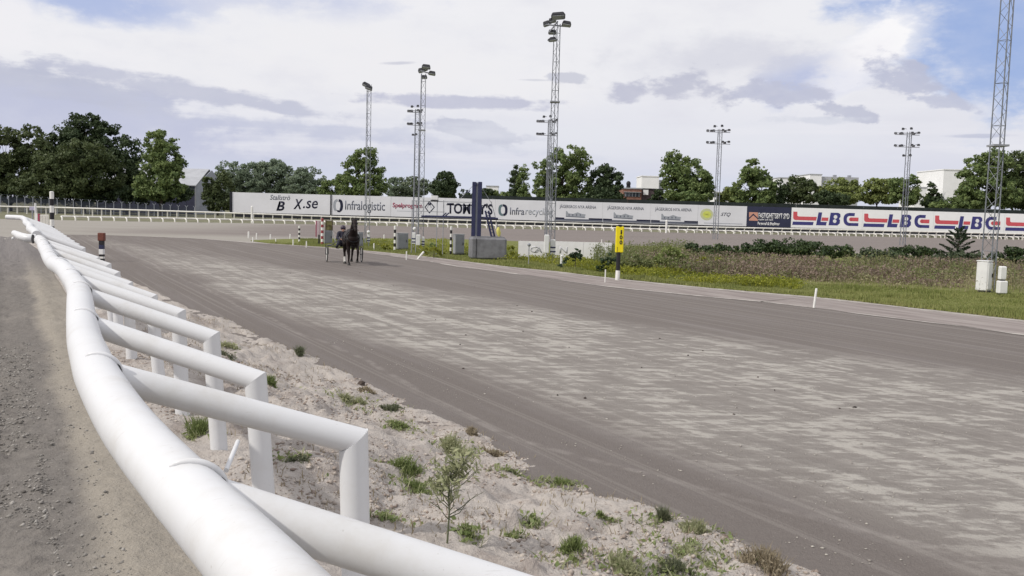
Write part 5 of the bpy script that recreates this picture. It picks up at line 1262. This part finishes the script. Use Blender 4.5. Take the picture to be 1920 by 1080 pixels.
# ------------------------------------------------------------------ weeds, clods and stones on the bank
def bank_hit(px, py):
    z = .4
    for _ in range(12):
        g = G(px, py, z); a, p = g.dot(U), g.dot(V); z = float(bank_z(np.array(a), np.array(p)))
    return G(px, py, z)
m_weed = leafmat('weed_green', (0.145, 0.198, 0.066), (0.304, 0.343, 0.145), .35)
m_weedp = leafmat('pale_weed', (0.240, 0.265, 0.140), (0.455, 0.455, 0.278), .35)
m_straw = leafmat('dry_straw', (.22, .18, .12), (.42, .36, .26), .25)
m_weedd = leafmat('dark_weed', (0.102, 0.120, 0.072), (0.204, 0.216, 0.132), .3)
WG = 'weed tufts on the sandy bank'
def tuft(px, py, wpx, hpx, mat, label, seed, n=None, kind='grass'):
    b = bank_hit(px, py); s = b.y/F*1.03; r = np.random.default_rng(seed); R = wpx*s/2; H = hpx*s
    t = thing('weed_tuft', label, 'weed', b, 0, WG); n = n or int(90+wpx*4)
    cl = r.integers(3, 7); ca, cr = r.uniform(0, 2*PI, cl), R*.75*np.sqrt(r.random(cl)); q_ = r.integers(0, cl, n)
    x = cr[q_]*np.cos(ca[q_])+r.normal(0, R*.24, n); y = (cr[q_]*np.sin(ca[q_])+r.normal(0, R*.24, n))*.8; rad = np.minimum(R, np.hypot(x, y)); z = np.full(n, -.03)
    zz = bank_z((x+b.x)*U.x+(y+b.y)*U.y, (x+b.x)*V.x+(y+b.y)*V.y)-b.z-.01
    h = H*(.45+.6*r.random(n))*(1-.45*(rad/R)**2)
    co, fc = blades(x, y, zz, h, np.full(n, max(.006, .011*s*170/4)), r, .8)
    o = tag(link('blades', fast_mesh('blades', co, fc, mat), t), kind='stuff')
    m = int(n*1.3); q = r.integers(0, n, m); f = r.random(m)
    c = np.stack([x[q]+r.normal(0, R*.12, m), y[q]+r.normal(0, R*.12, m), zz[q]+h[q]*f*.8], -1)
    nn = r.normal(size=(m, 3))+np.array([0, 0, .8]); co, fc = leaf_quads(c, nn, max(.025, 6*s), r, .45)
    tag(link('leaves', fast_mesh('leaves', co, fc, mat), t), kind='stuff'); return t
T_ = [(760, 878, 60, 30, m_weed, 'greenest broad weed clump left of the tall weed'), (785, 918, 60, 24, m_weed, 'lower green clump at the foot of the tall weed'),
      (855, 838, 60, 32, m_weedp, 'pale bushy weed on the crest behind the tall weed'), (880, 812, 34, 20, m_straw, 'straw coloured tuft on the crest above the pale bushy weed'),
      (747, 806, 40, 16, m_weed, 'small green tuft on the bank above the greenest clump'), (660, 756, 46, 20, m_weedp, 'pale tuft beside the nearest visible fence post top'),
      (730, 768, 44, 14, m_weedd, 'flat grey green tuft near the bank edge, left of the small green tuft'), (565, 670, 20, 24, m_weedd, 'dark upright tuft alone at the far part of the bank edge'),
      (508, 728, 26, 22, m_weed, 'green tuft between the second and third fence posts'), (430, 652, 56, 16, m_weedp, 'wide pale tuft on the far bank beside the third fence post'), (425, 672, 50, 14, m_weedd, 'flat dull tuft in front of the wide pale tuft'),
      (958, 888, 30, 14, m_weedd, 'dark low tuft right of the tall weed'), (1046, 908, 52, 20, m_weed, 'green tuft near the bank edge below a small dark clod'),
      (1127, 972, 28, 14, m_weed, 'small green tuft in the middle of the bare sand'), (995, 984, 20, 12, m_weedd, 'tiny dark tuft on the bare sand, upper of two'), (966, 1010, 22, 13, m_weedd, 'tiny dark tuft on the bare sand, lower of two'),
      (1236, 976, 36, 34, m_weedd, 'dark tuft with thin stalks on the lip of the bank'), (1305, 1000, 60, 30, m_weedp, 'pale green tuft on the lip right of the dark stalky tuft'),
      (1075, 1044, 54, 36, m_weed, 'bright green upright tuft at the bottom, leftmost of three'), (1170, 1066, 90, 34, m_weedp, 'yellow green sprawling tuft at the bottom, middle of three'),
      (1272, 1068, 80, 30, m_weedd, 'greyish tuft at the bottom, rightmost of three'), (1300, 1034, 90, 20, m_weedp, 'long flat pale tuft just under the lip of the bank'),
      (1440, 1066, 110, 44, m_straw, 'large bleached straw clump at the lower bank end'), (875, 1004, 30, 12, m_weed, 'small green tuft low on the bank right of the tall weed stem'),
      (720, 975, 30, 20, m_weed, 'green tuft under the nearest rail arm'), (560, 880, 44, 14, m_weedd, 'dull tuft in the shade behind the nearest visible post'), (362, 820, 40, 50, m_weed, 'fresh green grass tuft seen between the fence posts'),
      (930, 855, 44, 16, m_straw, 'dry tuft at the bank edge right of the pale bushy weed'), (690, 735, 30, 14, m_straw, 'dry brown tuft at the bank edge above the pale tuft')]
for i, (px, py, w, h, mt, lab) in enumerate(T_): tuft(px, py, w, h, mt, lab, 100+i)
rs = np.random.default_rng(77); CX = []; CY = []; 
for (px, py, w, h, mt, lab) in T_:
    if mt is m_straw or py < 740: continue
    b_ = bank_hit(px, py); q_ = int(30+w*1.6); sg = w*b_.y/F*.62
    CX.append(b_.x+rs.normal(0, sg, q_)); CY.append(b_.y+rs.normal(0, sg, q_))
CX = np.concatenate(CX); CY = np.concatenate(CY); a_ = CX*U.x+CY*U.y; p_ = CX*V.x+CY*V.y; k_ = (p_ > 1.2) & (p_ < toe(a_)-.02) & (fbm(a_*4, p_*4, None, 3) > .44)
CX, CY, a_, p_ = CX[k_], CY[k_], a_[k_], p_[k_]; zb_ = bank_z(a_, p_)
co, fc = blades(CX, CY, zb_-.005, .02+.06*rs.random(len(CX)), np.full(len(CX), .012), rs, 1.3)
stuff_mesh('creeping_weeds', co, fc, m_weedp, 'thin creeping weeds spreading between the tufts on the bank', 'ground cover')
c_ = np.stack([CX+rs.normal(0, .02, len(CX)), CY+rs.normal(0, .02, len(CX)), zb_+.012+.02*rs.random(len(CX))], -1); nn_ = rs.normal(size=c_.shape)*.5+np.array([0, 0, 1])
co, fc = leaf_quads(c_, nn_, .045, rs, .5); stuff_mesh('creeping_weeds', co, fc, m_weed, 'small flat weed leaves spreading between the tufts on the bank', 'ground cover')
# the tall weed: thin stem, forked branches and small leaves
b = bank_hit(838, 1018); s = b.y/F
t = thing('tall_weed', 'tall branching weed with a thin bare stem and pale leaves on the bank', 'weed', b, 0, None)
rw = random.Random(5); mb = MB(); Hs = 175*s; pts = []; P = []; 
mb.tube([(0, 0, -.05), (.01, 0, Hs*.35), (.0, .02, Hs*.6), (.03, .02, Hs)], [.007, .006, .005, .002], 6)
for k in range(24):
    f = .30+.66*k/24; a = rw.uniform(0, 2*PI); l = rw.uniform(.16, .34)*(.55+.9*math.sin(PI*min(1, f*.95)))*Hs; c0 = Vector((.02*f, .01, Hs*f*.86)); e = c0+Vector((math.cos(a)*l*.62+.12*l, math.sin(a)*l*.62, l*.62))
    m1 = c0.lerp(e, .5)+Vector((rw.gauss(0, .01), 0, -.015)); mb.tube([c0, m1, e], [.0032, .0028, .0013], 5)
    for q in range(3):
        g = rw.uniform(.35, .9); e2 = c0.lerp(e, g)+Vector((rw.gauss(0, .04), rw.gauss(0, .04), rw.uniform(.02, .07))); mb.tube([c0.lerp(e, g), e2], [.002, .001], 4)
        if f > .42:
            for w_ in range(7): P.append(c0.lerp(e, g).lerp(e2, rw.uniform(.3, 1.1))+Vector((rw.gauss(0, .022), rw.gauss(0, .022), rw.gauss(0, .022))))
mb.build('stem', m_weedd, t, fix=False)
r = np.random.default_rng(8); P = np.array(P); nn = r.normal(size=(len(P), 3)); co, fc = leaf_quads(P, nn, .048, r, .34); link('leaves', fast_mesh('leaves', co, fc, m_weedp), t)
# two dark clods standing on the bank edge
def rock_mesh(name, r0, seed, mat, sc=(1, 1, .7)):
    bm = bmesh.new(); bmesh.ops.create_icosphere(bm, subdivisions=2, radius=1); r = random.Random(seed)
    ph = [r.uniform(0, 9) for _ in range(6)]
    for v in bm.verts:
        k = 1+.22*math.sin(v.co.x*3+ph[0])*math.cos(v.co.y*3+ph[1])+.15*math.sin(v.co.z*5+ph[2]+v.co.x*2); v.co = Vector((v.co.x*sc[0], v.co.y*sc[1], v.co.z*sc[2]))*k*r0
    me = bpy.data.meshes.new(name); bm.to_mesh(me); bm.free(); me.materials.append(mat); return me
m_clod = simple('dark_soil_clod', (.09, .07, .06), .95, .2, 40, .5)
for px, py, w, lab in ((1060, 884, 13, 'dark square clod standing on the bank edge near the green tuft'), (678, 722, 11, 'dark clod on the far bank edge above the dry brown tuft')):
    b = bank_hit(px, py); s = b.y/F; o = link('soil_clod', rock_mesh('soil_clod', w*s*.6, px, m_clod, (1, .8, .9)), None, b+Vector((0, 0, .02))); tag(o, lab, 'clod')
# loose crumbs: tiny faceted lumps joined into one mesh
def crumbs(name, x, y, z, sz, mat, label, seed, flat=.6):
    r = np.random.default_rng(seed); n = len(x)
    oc = np.array([(1, 0, 0), (0, 1, 0), (-1, 0, 0), (0, -1, 0), (0, 0, 1), (0, 0, -1)], float)
    co = oc[None]*(sz[:, None, None]*(.6+.8*r.random((n, 6, 1))))*np.array([1, 1, flat])
    a = r.uniform(0, 2*PI, n); c, s_ = np.cos(a)[:, None], np.sin(a)[:, None]
    X = co[:, :, 0]*c-co[:, :, 1]*s_; Yy = co[:, :, 0]*s_+co[:, :, 1]*c
    co = np.stack([X+x[:, None], Yy+y[:, None], co[:, :, 2]+z[:, None]], -1).reshape(-1, 3)
    f = np.array([(0, 1, 4), (1, 2, 4), (2, 3, 4), (3, 0, 4), (1, 0, 5), (2, 1, 5), (3, 2, 5), (0, 3, 5)])
    fc = (np.arange(n)[:, None, None]*6+f[None]).reshape(-1, 3)
    return stuff_mesh(name, co, fc, mat, label, 'ground cover')
def crumb_mat(name, c1, c2):
    M = Mat(name, .95, .1); g = M.N.new('ShaderNodeNewGeometry'); M.color(M.mix(g.outputs['Random Per Island'], c1, c2)); return M.m
r = np.random.default_rng(21)
n = 26000; a = 3.6+9*r.random(n)**1.7; p = 1.0+(toe(a)+.15-1.0)*r.random(n); g = fbm(a*1.3, p*1.3, None, 3); k = g > .42; a, p = a[k], p[k]; z = bank_z(a, p)
sz = .006+.022*r.random(len(a))**4
crumbs('soil_crumbs', U.x*a+V.x*p, U.y*a+V.y*p, z, sz, crumb_mat('soil_crumb', (.22, .17, .145), (.50, .45, .40)), 'loose crumbs and small clods over the sandy bank', 1)
n = 16000; a = 3.8+9*r.random(n)**1.5; p = -1.0+1.5*r.random(n); k = (fbm(a*1.0, p*2.2, None, 3) > .42) & ~((p > .2) & (r.random(n) > .2)); a, p = a[k], p[k]; z = road_z(a, p)
crumbs('road_grit', U.x*a+V.x*p, U.y*a+V.y*p, z+.002, .005+.014*r.random(len(a))**4, crumb_mat('grit_stone', (.13, .12, .11), (.38, .36, .335)), 'loose grit and broken clods on the service road', 2)
n = 9000; a = 2+26*r.random(n)**1.3; p = 5.2+(14-.15*a-5.2)*r.random(n); k = fbm(a*.85, p*1.25, None, 4) > .53; a, p = a[k], p[k]
crumbs('track_crumbs', U.x*a+V.x*p, U.y*a+V.y*p, np.full(len(a), .008), .005+.014*r.random(len(a))**4, crumb_mat('track_crumb', (.27, .245, .225), (.52, .49, .44)), 'pale scraped crumbs on the running surface', 3, .35)
n = 40; a = 8+26*r.random(n)**1.3; p = 6+8*r.random(n)
crumbs('track_clods', U.x*a+V.x*p, U.y*a+V.y*p, np.full(n, .012), .012+.02*r.random(n)**2, crumb_mat('track_clod', (.05, .042, .04), (.12, .1, .09)), 'scattered dark hoof clods on the running surface', 4, .6)
# thin grass stubble over the bank
n = 9000; a = 3.6+16*r.random(n)**1.4; p = 1.3+(toe(a)-1.2)*r.random(n); k = fbm(a*.9+40, p*.9, None, 3) > .54; a, p = a[k], p[k]
co, fc = blades(U.x*a+V.x*p, U.y*a+V.y*p, bank_z(a, p)-.005, .02+.06*r.random(len(a))**2, np.full(len(a), .008), r, 1.0)
stuff_mesh('bank_stubble', co, fc, m_straw, 'thin dry stubble over the sandy bank', 'grass')

# ------------------------------------------------------------------ horse, driver and sulky
def body(name, caps, voxel, mats, parent, smooth=6, loc=(0, 0, 0)):
    """one continuous surface from tapered limbs: caps = [(p0, r0, p1, r1), ...]"""
    mb = MB()
    for p0, r0, p1, r1 in caps:
        p0, p1 = Vector(p0), Vector(p1); mb.tube([p0, p1], [r0, r1], 14); mb.ball(p0, r0, 14, 9); mb.ball(p1, r1, 14, 9)
    me = mb.mesh(name, mats); o = bpy.data.objects.new('tmp', me); C.objects.link(o)
    md = o.modifiers.new('r', 'REMESH'); md.mode = 'VOXEL'; md.voxel_size = voxel; md.use_smooth_shade = True
    sm = o.modifiers.new('s', 'SMOOTH'); sm.factor = .5; sm.iterations = smooth
    dg = bpy.context.evaluated_depsgraph_get(); me2 = bpy.data.meshes.new_from_object(o.evaluated_get(dg)); bpy.data.objects.remove(o)
    me2.name = name; me2.materials.clear(); me2.materials.append(mats)
    return link(name, me2, parent, loc)
m_coat = simple('dark_bay_coat', (.019, .012, .011), .5, .25, 3, .05, .15); m_hair = simple('black_horse_hair', (.010, .009, .010), .6, .2, 20, .3)
m_sock = simple('white_sock', (.55, .53, .50), .7, .1, 9); m_hoof = simple('dark_hoof', (.03, .027, .025), .5, .2, 9); m_tack = simple('black_tack', (.010, .010, .012), .4, .1, 9)
hd = Vector((.29, -.957, 0)).normalized(); hrz = math.atan2(hd.y, hd.x)
hb = G(657, 495.5); hb.z = .004; lat = Vector((-.10, 0, 0))
horse = thing('horse', 'dark bay trotter pulling a sulky towards the camera, head held high', 'horse', hb + hd*.25, hrz)
R_, L_ = -1, 1
caps = [((-.62, 0, 1.17), .30, (.30, 0, 1.13), .30), ((.30, 0, 1.13), .30, (.58, 0, 1.16), .25), ((-.86, 0, 1.24), .25, (-.5, 0, 1.22), .27), ((.38, 0, 1.42), .13, (-.2, 0, 1.38), .11), ((-.2, 0, 1.38), .11, (-.8, 0, 1.42), .13),
        ((.58, 0, 1.28), .22, (.80, 0, 1.58), .16), ((.80, 0, 1.58), .16, (.98, 0, 1.88), .115), ((.48, 0, 1.42), .10, (.93, 0, 1.95), .07),
        ((1.0, 0, 1.93), .115, (1.2, 0, 1.78), .095), ((1.2, 0, 1.78), .095, (1.42, 0, 1.58), .068), ((1.06, 0, 1.82), .10, (1.14, 0, 1.76), .09), ((1.42, 0, 1.58), .068, (1.46, 0, 1.53), .055),
        ((.95, .055, 2.0), .035, (.97, .075, 2.14), .012), ((.95, -.055, 2.0), .035, (.97, -.075, 2.14), .012), ((.62, .13, 1.12), .14, (.62, -.13, 1.12), .14)]
def leg(pts): return [(pts[i][0], pts[i][1], pts[i+1][0], pts[i+1][1]) for i in range(len(pts)-1)]
caps += leg([((.50, -.16, 1.08), .14), ((.44, -.17, .84), .095), ((.50, -.16, .50), .058), ((.50, -.16, .46), .058), ((.48, -.16, .16), .040), ((.54, -.16, .06), .05), ((.56, -.16, .04), .055)])
caps += leg([((.52, .16, 1.08), .14), ((.56, .18, .86), .095), ((.84, .19, .66), .060), ((.84, .19, .62), .058), ((.68, .2, .34), .040), ((.60, .2, .27), .046), ((.57, .2, .22), .05)])
caps += leg([((-.80, -.15, 1.12), .20), ((-.62, -.19, .88), .13), ((-.84, -.2, .55), .066), ((-.84, -.2, .50), .058), ((-.70, -.2, .16), .044), ((-.64, -.2, .06), .05), ((-.62, -.2, .04), .055)])
caps += leg([((-.80, .15, 1.12), .20), ((-.66, .19, .88), .13), ((-1.02, .18, .60), .066), ((-1.05, .18, .55), .058), ((-1.16, .17, .26), .043), ((-1.22, .17, .18), .048), ((-1.25, .17, .14), .05)])
body('body', caps, .022, m_coat, horse, 5)
mb = MB(); mb.tube([(-1.08, 0, 1.30), (-1.22, 0, 1.15), (-1.30, 0, .85), (-1.36, .02, .5), (-1.42, .02, .32)], [.05, .075, .085, .06, .01], 10); mb.build('tail', m_hair, horse)
mb = MB(); mb.tube([(.92, 0, 2.04), (.80, 0, 1.84), (.66, 0, 1.62), (.48, 0, 1.48)], [.035, .045, .045, .03], 8); mb.build('mane', m_hair, horse)
mb = MB(); mb.tube([(1.02, 0, 2.05), (1.1, 0, 1.96), (1.17, 0, 1.86)], [.03, .032, .008], 6); mb.build('forelock', m_hair, horse)
for y in (-.2,): 
    mb = MB(); mb.tube([(-.752, y, .30), (-.70, y, .16), (-.648, y, .075)], [.054, .056, .062], 12); mb.build('white_sock', m_sock, horse)
for c, d in (((.565, -.16, .045), .06), ((.55, .2, .19), .055), ((-.615, -.2, .045), .06), ((-1.27, .17, .115), .055)):
    MB().tube([(c[0]+.02, c[1], c[2]-.045), (c[0]-.01, c[1], c[2]+.045)], [d+.012, d-.004], 12).build('hoof', m_hoof, horse)
for y in (-1, 1): MB().ball((1.145, .088*y, 1.83), .020, 8, 6).build('eye', m_pvcd, horse)
hs = MB()
hs.torus((.36, 0, 1.16), (1, 0, .12), .315, .02, 28, 6, 0, 1.6)            # girth
hs.box((.36, 0, 1.50), (.16, .26, .06), None, 0, .02)                      # saddle pad
hs.torus((.66, 0, 1.22), (.75, 0, .65), .262, .022, 28, 6, 0, 1.2)         # breast collar
for y in (-1, 1): hs.tube([(.66, .25*y, 1.14), (.36, .31*y, 1.14)], .02, 6)
hs.build('harness', m_tack, horse)
br = MB()
br.torus((1.17, 0, 1.79), (.68, 0, -.72), .105, .010, 22, 5); br.torus((1.32, 0, 1.66), (.68, 0, -.72), .088, .010, 22, 5); br.torus((1.0, 0, 1.93), (.5, 0, -.85), .12, .010, 22, 5)
for y in (-1, 1):
    br.tube([(1.02, .112*y, 1.90), (1.17, .102*y, 1.79), (1.36, .078*y, 1.62)], .009, 5); br.box((1.13, .118*y, 1.84), (.075, .012, .07)); br.tube([(1.37, .07*y, 1.60), (.9, .2*y, 1.52), (.36, .16*y, 1.53)], .008, 5)
br.build('bridle', m_tack, horse)

sulky = thing('sulky', 'light two wheeled racing sulky with pale disc wheels behind the horse', 'sulky', hb + hd*(-1.55)+lat, hrz)
WR = .355
wheel_root = None
for sgn in (-1, 1):
    y = sgn*.79; c = (0, y, WR)
    w = MB().torus(c, (0, 1, 0), WR-.022, .022, 40, 8).build('tyre', m_rubber, sulky)
    MB().torus(c, (0, 1, 0), WR-.052, .014, 40, 6).build('rim', m_galv, w)
    mb = MB(); n = 36
    mb.tube([(0, y-.012, WR), (0, y+.012, WR)], WR-.06, 36); mb.build('wheel_disc', m_disc, w)
    MB().tube([(0, y-.06, WR), (0, y+.06, WR)], .03, 12).build('hub', m_chrome, w)
    # fork arms down both sides of the wheel
    fk = MB()
    for d in (-.065, .065): fk.tube([(0, y+d, WR), (0, y+d, WR*2+.05)], .013, 6)
    fk.tube([(0, y-.065, WR*2+.05), (0, y+.065, WR*2+.05)], .013, 6); fk.build('fork', m_chrome, sulky)
    MB().tube([(0, y, WR*2+.05), (.45, sgn*.62, .80), (1.1, sgn*.45, 1.0), (1.9, sgn*.37, 1.16), (2.15, sgn*.35, 1.2)], .02, 8).build('shaft', m_chrome, sulky)
    st = MB(); st.tube([(.62, sgn*.60, .84), (.70, sgn*.40, .70)], .012, 6); st.torus((.70, sgn*.36, .70), (1, 0, .4), .06, .01, 14, 5); st.build('stirrup', m_chrome, sulky)
MB().tube([(0, -.79, WR*2+.05), (-.05, -.3, .68), (-.05, .3, .68), (0, .79, WR*2+.05)], .018, 8).build('axle_arch', m_chrome, sulky)
MB().box((-.06, 0, .735), (.34, .40, .05), None, 0, .02).build('seat', m_tack, sulky); MB().box((-.22, 0, .82), (.03, .36, .16), None, 0, .01).build('seat_back', m_tack, sulky)

driver = thing('person', 'driver in dark overalls and dark helmet sitting back on the sulky with reins in hand', 'person', hb + hd*(-1.55)+lat*1.6, hrz)
m_skin = simple('skin', (.42, .26, .20), .5, .1, 9); m_cloth = simple('dark_overalls', (.026, .026, .045), .8, .15, 12, .1); m_helm = simple('dark_helmet', (.045, .03, .05), .35, .1, 9)
pc = [((-.06, -.08, .86), .12, (-.06, .08, .86), .12), ((-.07, 0, .90), .14, (-.16, 0, 1.16), .13), ((-.16, 0, 1.16), .13, (-.17, 0, 1.30), .12), ((-.17, -.15, 1.33), .075, (-.17, .15, 1.33), .075), ((-.15, 0, 1.36), .06, (-.11, 0, 1.46), .055),
      ((-.08, 0, 1.54), .098, (-.05, 0, 1.50), .085), ((-.03, 0, 1.46), .05, (.0, 0, 1.44), .04), ((.03, 0, 1.51), .018, (.045, 0, 1.49), .018), ((-.07, .095, 1.51), .022, (-.07, .1, 1.49), .02), ((-.07, -.095, 1.51), .022, (-.07, -.1, 1.49), .02)]
for y in (-1, 1):
    pc += [((-.17, .19*y, 1.32), .062, (.0, .27*y, 1.08), .048), ((.0, .27*y, 1.08), .048, (.24, .14*y, 1.06), .034), ((.24, .14*y, 1.06), .034, (.32, .12*y, 1.06), .036)]
    for q, ln in enumerate((.052, .06, .056, .046)):
        f0 = Vector((.345, .12*y, 1.085-.020*q)); f1 = f0+Vector((.025, -.018*y, 0)); f2 = f1+Vector((-.012, -.035*y, -.004)); pc += [(f0, .0105, f1, .010), (f1, .010, f2, .009), (f2, .009, f2+Vector((-ln*.45, .006*y, 0)), .008)]
    pc += [((.31, .10*y, 1.09), .012, (.345, .075*y, 1.105), .010)]
    pc += [((-.02, .10*y, .86), .092, (.40, .24*y, .92), .066), ((.40, .24*y, .92), .062, (.68, .36*y, .72), .042), ((.68, .36*y, .70), .042, (.80, .36*y, .76), .036)]
body('body', pc, .009, m_skin, driver, 2)
def grow(cl, k): return [(a, ra+k, b_, rb_+k) for a, ra, b_, rb_ in cl]
jk = [c for i, c in enumerate(pc[:4])]+[pc[4]]
for y in (-1, 1): jk += [((-.17, .19*y, 1.32), .062, (.0, .27*y, 1.08), .048), ((.0, .27*y, 1.08), .048, (.22, .15*y, 1.06), .036)]
jk = [c for c in jk if c is not pc[4]]
body('jacket', grow(jk, .016), .016, m_cloth, driver, 2)
tr = [pc[0]]
for y in (-1, 1): tr += [((-.02, .10*y, .86), .092, (.40, .24*y, .92), .066), ((.40, .24*y, .92), .062, (.66, .352*y, .735), .044)]
body('trousers', grow(tr, .018), .016, m_cloth, driver, 2)
for y in (-1, 1): body('boot', [((.66, .352*y, .735), .055, (.69, .36*y, .70), .056), ((.69, .36*y, .70), .055, (.82, .36*y, .77), .046)], .016, m_tack, driver, 2)
hm = MB(); hm.ball((-.085, 0, 1.565), .128, 18, 12, 0, (1.1, .95, 1.0)); hm.build('helmet', m_helm, driver)
MB().box((.03, 0, 1.555), (.10, .17, .014), None, 0, .004).build('visor', m_helm, driver)
rn = thing('driving_reins', 'pair of thin dark reins from the driver to the horse bridle', 'reins', hb + hd*(-1.55)+lat, hrz)
for y in (-1, 1): MB().tube([(.34, .11*y, 1.06), (1.2, .24*y, 1.22), (2.1, .2*y, 1.50), (2.95, .078*y, 1.62)], .009, 5).build('rein', m_tack, rn)
MB().tube([(.34, -.13, 1.05), (.3, -.35, 1.25), (.2, -.6, 1.5)], [.01, .007, .003], 6).build('whip', m_chrome, rn)
